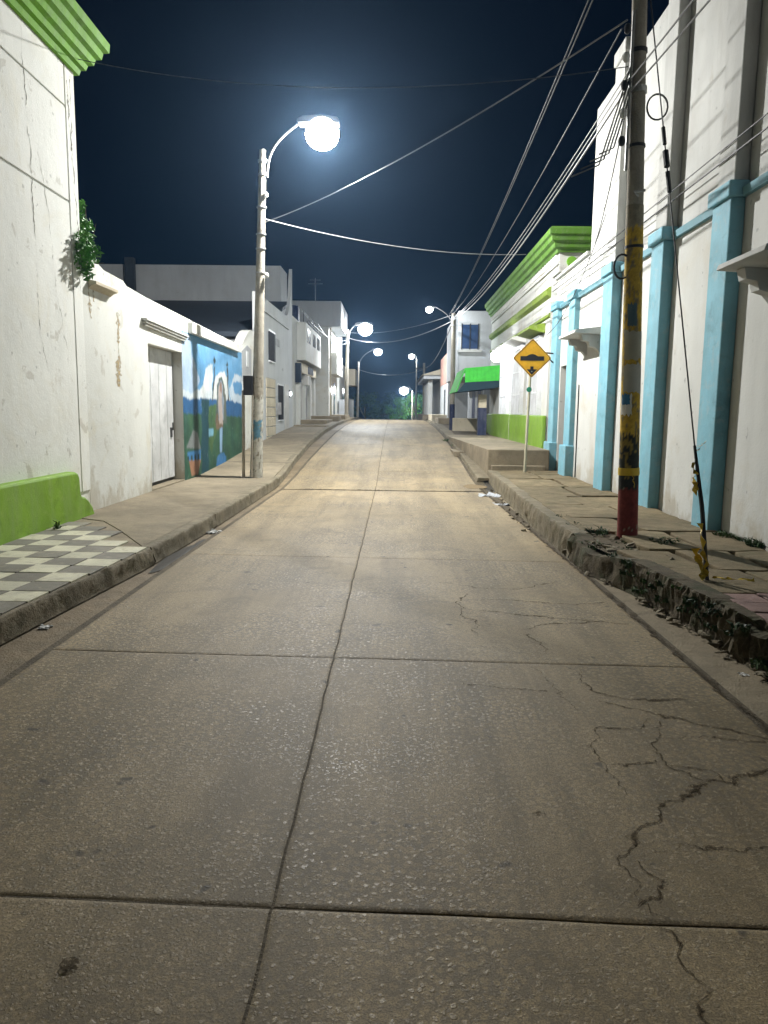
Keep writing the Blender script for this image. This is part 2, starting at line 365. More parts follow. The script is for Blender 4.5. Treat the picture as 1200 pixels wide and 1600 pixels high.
CR = [
 [(2.0, 3.44), (1.82, 3.37), (1.57, 3.28), (1.47, 3.25), (1.29, 3.11), (1.18, 3.02), (1.07, 2.88), (0.98, 2.76), (0.93, 2.63), (0.9, 2.59), (0.89, 2.47), (0.89, 2.4), (0.9, 2.33), (0.94, 2.29)],
 [(0.93, 2.63), (0.97, 2.57), (1.0, 2.51), (0.97, 2.44), (0.9, 2.35)],
 [(0.88, 2.27), (0.92, 2.17), (0.92, 2.09), (0.94, 1.99), (0.94, 1.89), (.97, 1.6)],
 [(1.47, 3.25), (1.42, 3.34), (1.35, 3.42), (1.36, 3.63), (1.51, 3.91)],
 [(1.57, 3.28), (1.54, 3.36), (1.4, 3.39), (1.34, 3.48)],
 [(1.3, 3.46), (1.16, 3.41), (1.06, 3.41)],
 [(1.47, 3.95), (1.32, 3.82), (1.22, 3.83), (1.11, 3.81), (1.06, 3.69), (1.02, 3.59), (1.05, 3.41), (1.07, 3.22), (1.09, 3.13)],
 [(2.0, 3.74), (1.86, 3.8), (1.78, 3.85), (1.61, 3.95), (1.47, 4.06), (1.36, 4.12), (1.27, 4.19)],
 [(1.95, 3.69), (1.79, 3.72), (1.71, 3.75), (1.52, 3.71), (1.45, 3.74)],
 [(1.76, 4.24), (1.53, 4.23), (1.39, 4.27), (1.26, 4.37), (1.24, 4.58), (1.26, 4.76)],
 [(1.08, 4.02), (1.05, 4.21), (1.03, 4.41), (0.99, 4.57), (0.95, 4.81)],
 [(0.94, 4.35), (0.83, 4.39), (0.67, 4.4), (0.44, 4.48)],
 [(0.7, 6.77), (0.59, 6.46), (0.6, 6.06), (0.67, 5.81), (0.63, 5.44)],
 [(1.95, 6.54), (1.72, 6.46), (1.37, 6.5), (1.06, 6.57), (0.69, 6.55)],
 [(1.89, 5.85), (1.54, 5.96), (1.23, 6.05), (0.95, 6.14), (0.62, 6.26)],
 [(1.77, 5.91), (1.52, 5.86), (1.23, 5.81), (1.03, 5.61)],
 [(1.04, 5.52), (1.09, 5.32), (1.12, 5.06)],
 [(1.67, 7.3), (1.21, 6.97), (0.85, 7.0), (0.47, 7.22)],
 [(1.9, 2.7), (1.5, 2.72), (1.33, 2.74), (1.18, 2.75), (1.04, 2.69)]]
CW = [.011, .006, .006, .007, .006, .004, .005, .010, .008, .008, .004, .004, .006, .006, .006, .006, .006, .005, .006]
for i, (c, cw) in enumerate(zip(CR, CW)):
    tag(ribbon('crack_stain', c, cw*2.4, HALO, .0022, True, road, .05, i*3.3), kind='stuff')
    tag(ribbon('crack', c, cw*.75, CRACK, .0035, True, road, .05, i*3.3), kind='stuff')
tag(ribbon('joint_dirt', [(-2.42, 15.72), (1.95, 15.72)], .07, dirtmat('joint_silt', (.07, .055, .035), .3, .42, 20), .004, False, road, .03, 77), kind='stuff')
# wet grime line along the right slab edge
tag(ribbon('grime_line', [(2.02-.0, -1), (2.04, 3.8), (2.05, 4.8), (2.04, 6.8), (2.02, 8.3), (1.96, 12), (1.92, 17)], .022, CRACK, .005, False, road, .05, 55), kind='stuff')

# ------------------------------------------------------------------ pavements
def kerb_strip(name, side, kx, top, a, b, mat, parent, rough=.03, wd=.16, step=.04):
    m = MB(); n = int((b-a)/step); K = 9
    def fn(u, v):
        d = a+(b-a)*u; x = kx(d); t = top(d); g0 = gz(d)
        prof = [(-.02, -.04), (-.012, .1), (-.006, .4), (0, .75), (.003, .94), (.014, 1.0), (.06, 1.0), (.11, 1.0), (wd, .99), (wd, .6)]
        i = min(K, int(round(v*K))); p = prof[i]
        z = g0+(t-g0)*p[1]; xx = x+side*p[0]
        q = Vector((d*5, z*9, side*3+a*.01)); r1 = noise.noise(q)+.6*noise.noise(q*2.7)+.5*noise.noise(q*6.1)+.4*noise.noise(q*13)
        big = max(0, noise.noise(Vector((d*.9, side*4, 1.7))))
        am = rough*(.5+1.7*big)
        if 0 < i < 9: xx += side*am*r1*1.1+side*am*.4*(p[1] > .9)
        if 3 < i < 8: z -= am*(.8 if i < 6 else .35)*max(0, r1+.1)
        return (xx, d, z)
    m.grid(fn, n, K); m.f += [tuple(range(K+1)), tuple(n*(K+1)+q_ for q_ in range(K, -1, -1))]
    return m.build(name, mat, parent, smooth=(side < 0 or a > 6.5))
pl = tag(strip('pavement_left', lambda d: LX-.02, lambda d: lk(d)-.1, 0, PAVE, -8, 62, .5), kind='structure')
for v in pl.data.vertices: v.co.z += lz(v.co.y+pl.location.y)-gz(v.co.y+pl.location.y)-.006
segs = [(-8, 2.0), (2.02, 7.93), (7.95, 10.6), (10.62, 13.2), (13.22, 16.6), (16.63, 22), (22.02, 28), (28.02, 36), (36.02, 46), (46.02, 60)]
for i, (a, b) in enumerate(segs):
    tag(kerb_strip('kerb', -1, lk, lz, a, b, KERB, pl, .022 if a < 8 else .012), kind=None)
# checkerboard tiles
TS = .335
tile_me = {}
for key, mt in (('c', TILE_C), ('g', TILE_G)):
    m = MB().prism([(-TS/2+.004, -TS/2+.004), (TS/2-.004, -TS/2+.004), (TS/2-.004, TS/2-.004), (-TS/2+.004, TS/2-.004)], 'z', -.03, 0.0)
    o = m.build('tile', mt, pl, bevel=.003); tile_me[key] = o
    for v in o.data.vertices: v.co += LOC[pl.name]

first = {'c': True, 'g': True}
for r in range(-6, 17):
    for c in range(5):
        d = 5.05+TS*r; x = lk(d)-.035-TS*(c+.5)
        if d > 7.9+c*.45 or (x < -4.3): continue
        x2 = x
        k = 'c' if (r+c) % 2 == 0 else 'g'; src = tile_me[k]
        if first[k]: o = src; first[k] = False
        else: o = src.copy(); COL.objects.link(o)
        o.location = Vector((x2, d, .192+random.uniform(-.004, .004)))-LOC[pl.name]; o.rotation_euler = (random.uniform(-.008, .008), random.uniform(-.008, .008), random.uniform(-.012, .012)-.03)
# plain concrete paving slabs on the left
def paving(poly, top, th, mat, parent, name='paving_slab', bev=.006):
    m = MB(); n = len(poly); vs_ = [(x, y, top(x, y)) for x, y in poly]+[(x, y, top(x, y)-th) for x, y in poly]
    m.add(vs_, [tuple(range(n)), tuple(range(2*n-1, n-1, -1))]+[(i, (i+1) % n, n+(i+1) % n, n+i) for i in range(n)])
    return m.build(name, mat, parent, bevel=bev)
pz = lambda x, y: lz(y)+.004
paving([(-4.45, 10.05), (-3.9, 9.75), (-3.4, 9.0), (-2.78, 7.98), (-2.72, 10.7), (-4.45, 10.9)], pz, .1, PAVE, pl)
paving([(-4.45, 10.92), (-2.72, 10.72), (-2.71, 13.2), (-4.45, 13.35)], lambda x, y: lz(y)+.0, .1, PAVE, pl)
ys = [13.37, 16.5, 19.3, 22, 24.8, 27.6, 30.4]
for a, b in zip(ys, ys[1:]):
    paving([(-4.45, a), (lk(a)-.12, a-.05), (lk(b)-.12, b-.06), (-4.45, b-.012)], lambda x, y: lz(y)-.004, .12, PAVE, pl)
paving([(-4.45, -8), (-2.93, -8), (-2.93, 2.98), (-4.45, 2.98)], lambda x, y: .186, .1, PAVE, pl)
# right pavement: broken concrete, pink pavers
rz = lambda d: .3 if d < 18 else max(.3, gz(d)+.12)
pr = tag(strip('pavement_right', lambda d: rk(d)+.1, lambda d: RW+.03, 0, EARTH, -8, 62, .5), kind='structure')
for v in pr.data.vertices:
    d = v.co.y+pr.location.y; v.co.z += rz(d)-gz(d)-.045
for (a, b, rg) in ((-8, 3.0, .04), (3.02, 7.1, .055), (7.1, 8.6, .06), (8.62, 13, .026), (13.02, 17.85, .02)):
    tag(kerb_strip('kerb', 1, rk, lambda d: rz(d)-(.10*max(0, 1-abs(d-7.8)/.75)), a, b, KERB_M if b < 9 else KERB, pr, rg, .2, .03))
tag(kerb_strip('kerb', 1, lambda d: min(rk(d)-.1, 1.97), lambda d: gz(d)+.1, 17.3, 45, KERB, pr, .03, .36, .08))
rows = [5.75, 6.7, 7.6, 8.75, 9.9, 11.2, 12.6, 14.1, 15.6, 16.8, 17.85]
random.seed(3)
cuts = [[0, .5, 1], [0, .35, .72, 1], [.22, .6, 1], [0, .45, 1], [0, .6, 1], [0, .4, 1], [0, .55, 1], [0, .62, 1], [0, .5, 1], [0, .5, 1]]
for (a, b), cc in zip(zip(rows, rows[1:]), cuts):
    for c0, c1 in zip(cc, cc[1:]):
        def pt(c, d): x0 = rk(d)+.14; return (x0+(RW-.02-x0)*c, d)
        poly = []
        e = .02
        edge = [(c0+e, a+e), (c1-e, a+e), (c1-e, b-e), (c0+e, b-e)]
        for (p, q) in zip(edge, edge[1:]+edge[:1]):
            for t in (0, .2, .4, .6, .8):
                c = p[0]+(q[0]-p[0])*t; d = p[1]+(q[1]-p[1])*t
                jc = .03*noise.noise(Vector((c*7, d*4, 2.2))); jd = .09*noise.noise(Vector((c*6, d*3, 8.8)))
                poly.append(pt(min(1, max(c0*.98, c+jc)), d+jd))
        tx, ty = random.uniform(-.018, .018), random.uniform(-.015, .015); t0 = random.uniform(-.022, .012)
        cx, cy = pt((c0+c1)/2, (a+b)/2)
        paving(poly, lambda x, y: rz(y)+t0+(x-cx)*tx+(y-cy)*ty, .12, PAVE_R, pr, bev=.012)
random.seed(11)
psrc = None
for r in range(-20, 10):
    for c in range(5):
        x = 2.73+.30*c; d = 2.9+.30*r
        if psrc is None:
            psrc = MB().prism([(-.143, -.143), (.143, -.143), (.143, .143), (-.143, .143)], 'z', -.06, 0).build('paver', TILE_P, pr, bevel=.006); o = psrc
            for v in o.data.vertices: v.co += LOC[pr.name]
        else: o = psrc.copy(); COL.objects.link(o)
        o.location = Vector((x, d, .3+random.uniform(-.007, .007)))-LOC[pr.name]; o.rotation_euler = (random.uniform(-.02, .02), random.uniform(-.02, .02), random.uniform(-.02, .02))

# ------------------------------------------------------------------ left: tall white house
X0 = LX
h = thing('white_house', 'tall white plastered house with green moulded cornice and lime green plinth', 'house', (-6.5, 2, 0))
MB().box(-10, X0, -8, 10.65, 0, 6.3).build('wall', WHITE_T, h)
pn = .022
for (a, b, c, e) in ((-8, 10.33, .5, 4.42), (10.36, 10.648, .5, 6.28), (-8, 10.33, 4.45, 5.63), (-8, 10.33, 5.66, 6.28)):
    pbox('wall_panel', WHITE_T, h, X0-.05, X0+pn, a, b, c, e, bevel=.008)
# cornice: stepped moulding carried round the corner
prof = [(0, 6.18), (.05, 6.18), (.07, 6.25), (.12, 6.27), (.14, 6.34), (.20, 6.37), (.22, 6.45), (.28, 6.48), (.30, 6.57), (.36, 6.60), (.37, 6.72), (.33, 6.76), (0, 6.80)]
def cornice(par, wx, ya, yb, prof, mat, side=1, ret=3.0, name='cornice', near=False):
    m = MB(); n = len(prof)
    rings = []
    if near: path = [(wx-side*ret, ya, 0, -1), (wx, ya, 1, -1), (wx, yb, 1, 0)]
    else: path = [(wx, ya, 1, 0), (wx, yb, 1, 1), (wx-side*ret, yb, 0, 1)]
    for (x, y, ox, oy) in path: rings.append([(x+side*ox*p[0], y+oy*p[0], p[1]) for p in prof])
    m.add([p for r in rings for p in r], [(i*n+j, i*n+(j+1) % n, (i+1)*n+(j+1) % n, (i+1)*n+j) for i in range(len(rings)-1) for j in range(n)]+[tuple(range(n)), tuple((len(rings)-1)*n+j for j in range(n))])
    return m.build(name, mat, par)
cornice(h, X0+pn+.003, -8, 10.66, prof, GREEN_D)
pbox('roof', ROOFD, h, -10, X0-.1, -8, 10.4, 6.31, 6.7)
m = MB().prism([(-8, .1), (10.42, .1), (10.42, .2), (10.36, .3), (10.24, .4), (10.12, .46), (10.02, .48), (9.99, .52), (9.97, .74), (9.93, .8), (9.85, .83), (-8, .86)], 'x', X0-.05, X0+.16)
m.build('plinth', GREEN, h, bevel=.03)

# low boundary wall with door and mural
bw = thing('boundary_wall', 'long low white wall with grey door and painted mural beyond the tall house', 'wall', (X0-.15, 16, 0))
wt = X0-.28
top = [(10.66, 3.86), (11.2, 3.84), (11.5, 3.76), (12.3, 3.74), (12.45, 3.68), (13.42, 3.64)]
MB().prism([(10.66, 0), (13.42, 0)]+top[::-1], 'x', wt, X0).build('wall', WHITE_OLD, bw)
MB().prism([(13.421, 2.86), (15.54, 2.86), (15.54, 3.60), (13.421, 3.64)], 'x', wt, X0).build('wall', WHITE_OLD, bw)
arc = [(21.2, 3.38), (21.5, 3.42), (21.9, 3.6), (22.3, 3.85), (22.7, 4.02), (23.1, 4.1), (23.5, 4.1), (23.95, 4.0)]
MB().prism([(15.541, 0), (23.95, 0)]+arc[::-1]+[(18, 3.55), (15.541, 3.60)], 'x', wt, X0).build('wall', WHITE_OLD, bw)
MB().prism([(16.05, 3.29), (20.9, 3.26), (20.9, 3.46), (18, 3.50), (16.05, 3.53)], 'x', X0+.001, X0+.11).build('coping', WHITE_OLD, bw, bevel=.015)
MB().prism([(X0, 3.52), (X0+.12, 3.50), (X0+.12, 3.46), (X0+.05, 3.44), (X0, 3.40)], 'y', 10.9, 11.75).build('ledge', CREAM, bw)
for i in range(3):
    MB().prism([(13.2-.04*i, 3.13+.045*i), (15.7+.04*i, 3.08+.045*i), (15.7+.04*i, 3.12+.045*i), (13.2-.04*i, 3.17+.045*i)], 'x', X0+.001, X0+.05+.025*i).build('hood_moulding', WHITE, bw, bevel=.008)
dr = MB().box(X0-.26, X0-.235, 13.42, 15.54, .2, 2.86).build('door', DARKM, bw)
yy = 13.46
for wd_ in (.13, .50, .50, .50, .40):
    pbox('plank', DOORM, dr, X0-.235, X0-.19, yy, yy+wd_-.012, .27, 2.84, bevel=.006); yy += wd_
for z_ in (.75, 1.55, 2.4): pbox('hinge', DARKM, dr, X0-.19, X0-.178, 13.47, 13.72, z_, z_+.05)
MB().tube([(X0-.19, 15.3, 1.25), (X0-.15, 15.3, 1.25), (X0-.15, 15.3, 1.4)], .012, 6).build('handle', DARKM, dr); pbox('lock', DARKM, dr, X0-.19, X0-.172, 15.24, 15.34, 1.1, 1.3)
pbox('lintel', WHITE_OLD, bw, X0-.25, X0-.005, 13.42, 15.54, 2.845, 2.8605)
pbox('threshold', PAVE, bw, X0-.28, X0+.0, 13.43, 15.53, .05, .2)

# mural painted on the wall between the door and the light pole (paint colours held per vertex)
def inpoly(p, poly):
    x, y = p; r = False; j = len(poly)-1
    for i in range(len(poly)):
        if (poly[i][1] > y) != (poly[j][1] > y) and x < (poly[j][0]-poly[i][0])*(y-poly[i][1])/(poly[j][1]-poly[i][1])+poly[i][0]: r = not r
        j = i
    return r
def sr(*c): return tuple(((q/255+.055)/1.055)**2.4 if q > 10 else q/3294 for q in c)
MU = [
 ('cloud1', (176, 200, 226), [(15.4, 1.9), (15.4, 2.84), (15.72, 3.30), (16.14, 3.30), (16.33, 2.85), (16.65, 2.52), (16.91, 2.32), (16.35, 2.0)]),
 ('cloud2', (222, 228, 228), [(15.4, 1.85), (15.4, 2.12), (16.18, 2.02), (17.18, 2.21), (17.51, 2.66), (18.13, 2.78), (18.06, 1.85)]),
 ('arch', (222, 228, 228), [(18.05, 1.7), (18.2, 2.29), (18.54, 2.51), (19.0, 2.64), (19.48, 2.61), (19.89, 2.35), (20.0, 1.7)]),
 ('cloud3', (200, 214, 226), [(19.97, 2.24), (20.64, 2.67), (21.9, 2.61), (22.0, 2.43), (22.4, 2.17), (22.4, 1.7), (20.06, 1.8)]),
 ('patch', (84, 154, 206), [(20.35, 2.37), (20.91, 2.46), (21.63, 2.44), (21.69, 2.23), (21.31, 2.07), (20.6, 2.12)]),
 ('strip', (28, 96, 150), [(15.4, 1.9), (15.76, 1.92), (16.25, 1.88), (17.06, 1.93), (17.95, 1.92), (20.05, 1.93), (21.15, 1.84), (22.4, 1.84), (22.4, 1.40), (15.4, 1.60)]),
 ('green', (66, 112, 78), [(15.4, 1.60), (22.4, 1.45), (22.4, 0), (15.4, 0)]),
 ('dark', (26, 84, 96), [(17.06, 1.91), (17.75, 1.91), (17.5, 0), (16.91, 0)]),  # teal band puts a pilaster's shadow into the mural colours
 ('light_green', (96, 130, 70), [(17.7, 1.75), (18.4, 1.8), (18.5, 1.2), (17.9, .6), (17.6, .9)]),
 ('fig', (110, 116, 104), [(18.30, 1.3), (18.51, 2.17), (18.76, 2.47), (19.11, 2.49), (19.39, 2.23), (19.6, 1.3)]),
 ('roof', (128, 134, 134), [(15.7, 0.86), (16.28, 1.23), (16.63, 1.15), (16.89, 0.77)]),
 ('fence', (52, 130, 190), [(15.78, 0.76), (16.89, 0.76), (16.87, 0.53), (15.76, 0.58)]),
 ('pot', (176, 126, 92), [(15.88, 0.57), (16.87, 0.53), (16.59, 0.21), (16.06, 0.23)]),
 ('base', (50, 124, 182), [(18.38, 0.48), (18.72, 0.57), (19.08, 0.56), (19.43, 0.46), (19.42, 0.22), (18.3, 0.18)]),
 ('column', (138, 176, 214), [(18.76, 1.27), (19.08, 1.26), (18.96, 0.58), (18.73, 0.58)]),
 ('square', (120, 186, 214), [(17.62, 1.22), (18.11, 1.22), (18.09, 1.04), (17.62, 1.03)]),
 ('brown', (120, 100, 76), [(18.46, 1.57), (19.2, 1.65), (19.1, 1.23), (18.31, 1.18)]),
 ('veil', (134, 150, 166), [(18.58, 1.9), (18.66, 2.3), (18.85, 2.42), (19.05, 2.42), (19.2, 2.28), (19.28, 1.9), (19.2, 1.4), (18.66, 1.4)]),
 ('skin', (186, 172, 164), [(18.72, 2.26), (18.98, 2.35), (19.1, 2.3), (19.06, 1.84), (19.1, 1.3), (18.74, 1.3), (18.66, 1.78)]),
 ('face', (150, 116, 98), [(18.82, 2.14), (18.82, 2.3), (18.9, 2.36), (19.0, 2.36), (19.06, 2.28), (19.04, 2.14), (18.95, 2.08)]),
 ('palm1', (60, 70, 70), [(18.28, 2.75), (18.41, 2.74), (18.18, 1.88), (18.05, 1.88)]),
 ('palm2', (60, 70, 70), [(19.64, 2.79), (19.78, 2.79), (19.93, 1.9), (19.78, 1.9)])]
for nm, cx in (('palm_top1', 18.3), ('palm_top2', 19.7)):
    MU.append((nm, (50, 66, 60), [(cx-.16, 2.86), (cx, 2.97), (cx+.17, 2.84), (cx+.03, 2.80)]))
NU, NV = 330, 180
mur = MB(); ya, yb, za, zb = 15.545, 21.6, .16, 3.30
mur.grid(lambda u, v: (X0+.004, ya+(yb-ya)*u, za+(zb-za)*v), NU, NV)
mo = mur.build('mural', NT('mural_tmp').done((1, 1, 1)), bw, recalc=False)
ca = mo.data.color_attributes.new('paint', 'FLOAT_COLOR', 'POINT'); MC = []
for i, v in enumerate(mo.data.vertices):
    d = v.co.y+LOC[bw.name].y; z = v.co.z+LOC[bw.name].z
    d2 = d+.10*noise.noise(Vector((d*3, z*3, 1)))+.04*noise.noise(Vector((d*9, z*9, 1))); z2 = z+.05*noise.noise(Vector((d*4, z*4, 5)))+.03*noise.noise(Vector((d*11, z*11, 5)))
    c = (88, 160, 210); ck = 'sky'
    for nm, cc, poly in MU:
        hard = nm in ('fence', 'pot', 'column', 'square', 'roof')
        if inpoly((d, z) if hard else (d2, z2), poly): c = cc; ck = nm
    if ck == 'fence' and int((d-15.76)/.14) % 2 == 0 and z < .68: c = (40, 70, 70)
    q = noise.noise(Vector((d*1.8, z*2.6, 9)))+.7*noise.noise(Vector((d*6, z*7, 2)))
    k = 1+.16*q+.16*noise.noise(Vector((d*26, z*5, 3)))+.10*noise.noise(Vector((d*9, z*30, 6)))
    if ck in ('green', 'light_green', 'fig'):
        t = max(0, min(1, .5+.9*noise.noise(Vector((d*2.2, z*1.3, 4))))); e = (40, 96, 92); c = tuple(c[j]*(1-t*.5)+e[j]*t*.5 for j in range(3)); k = 1+.3*q
    if ck in ('cloud1', 'cloud2', 'cloud3', 'sky'):
        t = max(0, min(1, .35+.9*noise.noise(Vector((d*1.6, z*2.4, 14))))); e = (150, 190, 222); c = tuple(c[j]*(1-t*.4)+e[j]*t*.4 for j in range(3))
    MC.append([min(1, x*k*(.56 if ck in ('green', 'light_green', 'fig', 'dark') else .70)) for x in sr(*[max(0, min(255, q_)) for q_ in c])])
import numpy as np
A_ = np.array(MC).reshape(NU+1, NV+1, 3)
for it in range(3):
    B_ = A_.copy(); B_[1:-1, 1:-1] = (A_[:-2, 1:-1]+A_[2:, 1:-1]+A_[1:-1, :-2]+A_[1:-1, 2:]+2*A_[1:-1, 1:-1])/6; A_ = B_
A_ = A_*.88+A_.mean(axis=2, keepdims=True)*.12
for i, c3 in enumerate(A_.reshape(-1, 3)): ca.data[i].color = (c3[0], c3[1], c3[2], 1)
s = NT('mural_paint'); at = s.n('VertexColor', layer_name='paint')
cm = s.mix(s.ramp(s.noise(5, 8, .7, dist=.5), .6, .7, 0, .22), at.outputs[0], (.45, .47, .45))
mo.data.materials[0] = s.done(cm, .8, s.bump(s.mul(s.noise(6, 6, .6), s.mul(s.noise(40, 4), .3), 'ADD'), .4, .02), .2)
mo['label'] = 'blue, white and green painted landscape mural'
MB().prism([(21.62, 2.5), (22.4, 2.5), (23.0, 2.6), (23.05, 3.5), (22.4, 3.58), (21.62, 3.35)], 'x', X0+.001, X0+.012).build('recess_shade_patch', GREYP, bw)  # grey sheet colours in the shade of a recessed wall end
pbox('render_strip', WHITE_COOL, bw, X0+.013, X0+.03, 22.2, 22.5, 2.95, 3.4)

def wall_mark(par, x, pts, wid, mat, seed, name='wall_crack'):
    m = MB(); P2 = []
    for a, b_ in zip(pts, pts[1:]):
        n = max(2, int(math.hypot(b_[0]-a[0], b_[1]-a[1])/.03)); P2 += [(a[0]+(b_[0]-a[0])*i/n, a[1]+(b_[1]-a[1])*i/n) for i in range(n)]
    vs_ = []
    for (y, z) in P2:
        y += .05*noise.noise(Vector((y*5, z*5, seed)))+.025*noise.noise(Vector((y*19, z*19, seed))); ww = wid*max(.1, .4+1.3*noise.noise(Vector((y*4, z*4, seed+2)))+.9*noise.noise(Vector((y*21, z*21, seed))))
        vs_ += [(x, y-ww, z), (x, y+ww, z)]
    m.add(vs_, [(2*i, 2*i+1, 2*i+3, 2*i+2) for i in range(len(P2)-1)]); return tag(m.build(name, mat, par, recalc=False), kind='stuff')
WCR = dirtmat('wall_crack_dirt', (.17, .16, .13), .34, .52, 40)
WST = dirtmat('rust_stain', (.40, .31, .17), .36, .62, 9)
for i, (pts, w_) in enumerate((([(10.5, 6.1), (10.48, 5.3), (10.52, 4.7), (10.6, 3.9), (10.55, 3.3)], .014), ([(10.42, 6.0), (10.45, 5.5), (10.5, 5.1)], .02), ([(9.2, 6.1), (9.25, 5.2), (9.3, 4.5), (9.32, 3.6), (9.3, 2.6), (9.5, 2.1)], .008), ([(9.5, 4.8), (9.7, 4.1), (9.8, 3.2), (10.1, 2.4)], .006))):
    wall_mark(h, X0+pn+.003, pts, w_, WCR, i*2.1)
wall_mark(bw, X0+.003, [(10.9, 3.72), (10.9, 3.2), (10.95, 2.95)], .07, WST, 4, 'rust_stain')
wall_mark(bw, X0+.003, [(11.05, 3.4), (11.1, 3.2)], .05, WST, 9, 'rust_stain')
wall_mark(bw, X0+.003, [(12.0, 3.2), (12.02, 2.9), (11.98, 2.5), (11.95, 2.0)], .12, WST, 14, 'rust_stain')
# plant on the wall top
def leaves(m, c, r, n, size, seed, flat_=.6):
    rd = random.Random(seed)
    for _ in range(n):
        while True:
            q = Vector((rd.uniform(-1, 1), rd.uniform(-1, 1), rd.uniform(-1, 1)))
            if q.length <= 1: break
        p = Vector((c[0]+q.x*r[0], c[1]+q.y*r[1], c[2]+q.z*r[2]))
        a = Vector((rd.gauss(0, 1), rd.gauss(0, 1), rd.gauss(0, flat_))).normalized(); b = a.cross(Vector((rd.gauss(0, 1), rd.gauss(0, 1), rd.gauss(0, 1)))).normalized()
        L = size*rd.uniform(.6, 1.3); W = L*.42; k = a.cross(b)*L*.12
        m.add([p-a*L, p-b*W+k, p+a*L, p+b*W+k], [(0, 1, 2), (0, 2, 3)])
pt_ = thing('wall_plant', 'leafy green bush sprouting from the top of the low white wall', 'plant', (X0-.05, 11.0, 3.84))
st = MB()
for (dx, dy, dz) in ((.02, .0, .75), (.12, .1, .5), (-.1, -.1, .45), (.1, -.2, .3), (.22, .1, -.05)):
    st.tube([(X0-.05, 11.0, 3.8), (X0-.05+dx*.6, 11.0+dy*.5, 3.8+dz*.6), (X0-.05+dx, 11+dy, 3.84+dz)], [.014, .01, .004], 5)
st.build('stem', BARK, pt_)
lf = MB()
for i, (x, y, z, r, n) in enumerate([(.05, 0, .22, .26, 330), (.0, -.12, .05, .24, 300), (.12, .08, .38, .2, 200), (.05, .02, .58, .14, 110), (.12, .0, .74, .08, 40), (.16, -.12, -.12, .2, 180), (.26, .08, .05, .16, 120), (.1, -.22, -.25, .14, 80), (.30, -.34, -.12, .2, 170), (.26, -.3, .12, .17, 130), (.3, -.25, -.32, .12, 60)]):
    leaves(lf, (X0+x*.8-.12, 10.84+y, 3.85+z*.92), (r*.7, r*.9, r*.9), n, .042, 60+i)
lf.build('foliage', LEAF, pt_, recalc=False)

# ------------------------------------------------------------------ left: buildings further up
b = thing('grey_hall', 'large pale grey blank wall rising behind the low white wall above a dark roof', 'building', (-9.5, 34, 0))
pbox('wall', WHITE_COOL, b, -15, -5.2, 34, 36, 0, 8.05)
MB().prism([(24.1, 4.0), (33.98, 6.35), (33.98, 6.5), (24.1, 4.15)], 'x', -15, -4.75).build('roof', ROOFD, b)
pbox('side_wall', GREYP, b, -15, -4.75, 24.3, 33.9, 0, 4.0)
pbox('post', ROOFD, b, -12.1, -11.7, 33.7, 33.98, 6.45, 8.3)

b = thing('pale_house', 'pale two-storey house with parapet sweeping up to a point past the mural', 'house', (-6, 28, 0))
sw = [(31.9+.25*(1-math.cos(t)), 5.42+2.2*(1-math.sin(math.pi/2-t))) for t in [i*math.pi/2/8 for i in range(9)]]
MB().prism([(24, 0), (32.15, 0), (32.3, 7.6)]+[(32.1-1.7*(1-math.sin(t)), 7.6-2.15*(math.cos(t))) for t in [math.pi/2-i*math.pi/2/8 for i in range(1, 9)]]+[(24, 5.4)], 'x', -4.58, X0).build('wall', WHITE_COOL, b)
pbox('side_wall', WHITE_COOL, b, -9, -4.581, 31.9, 32.1, 0, 5.4)
pv = MB().box(X0-.02, X0+.004, 25.55, 27.55, .35, 2.8).build('vent_panel', GREYP, b)
for i in range(7):
    for j in range(4):
        pbox('block', CREAM, pv, X0+.0, X0+.03, 25.57+j*.49, 25.57+j*.49+.47, .42+i*.34, .42+i*.34+.315, bevel=.01)
pbox('door', SHUT_W, b, X0-.02, X0+.02, 29.9, 31.0, .4, 2.7)
pbox('cornice_line', WHITE_COOL, b, X0, X0+.05, 24, 31, 4.95, 5.02)
pbox('vent', GREYP, b, X0, X0+.02, 27.8, 28.6, 4.05, 4.3)
for (y0, y1, z0, z1) in ((25.0, 25.3, 4.4, 4.55), (29.4, 29.6, 3.2, 3.3)):
    pbox('patch', GREYP, b, X0, X0+.006, y0, y1, z0, z1)

b = thing('balcony_house', 'white house with a solid boxed balcony jutting over its shop shutters', 'house', (-6, 36, .8))
pbox('wall', WHITE, b, -9, X0-.02, 32.32, 41.2, 0, 5.7)
bal = pbox('balcony', WHITE, b, X0-.02, -4.05, 33.8, 40.6, 3.9, 5.6, bevel=.03)
pbox('shop_sign', WIND, b, X0, X0+.25, 33.2, 33.5, 2.9, 3.75)
for i, (y0, y1, mt) in enumerate(((33.7, 35.3, SHUT_W), (36.0, 37.4, SHUT), (38.2, 39.4, SHUT_W))):
    sh = pbox('shutter', mt, b, X0-.02, X0+.02, y0, y1, .7, 3.2)
    for k in range(12): pbox('slat', mt, sh, X0+.02, X0+.035, y0, y1, .75+k*.2, .75+k*.2+.16)
for y0 in (33.45, 35.5, 37.7, 39.7): pbox('pier', WHITE, b, X0-.02, X0+.16, y0, y0+.2, .6, 3.35)
pbox('fascia', CREAM, b, X0-.02, X0+.2, 33.5, 40, 3.36, 3.8)

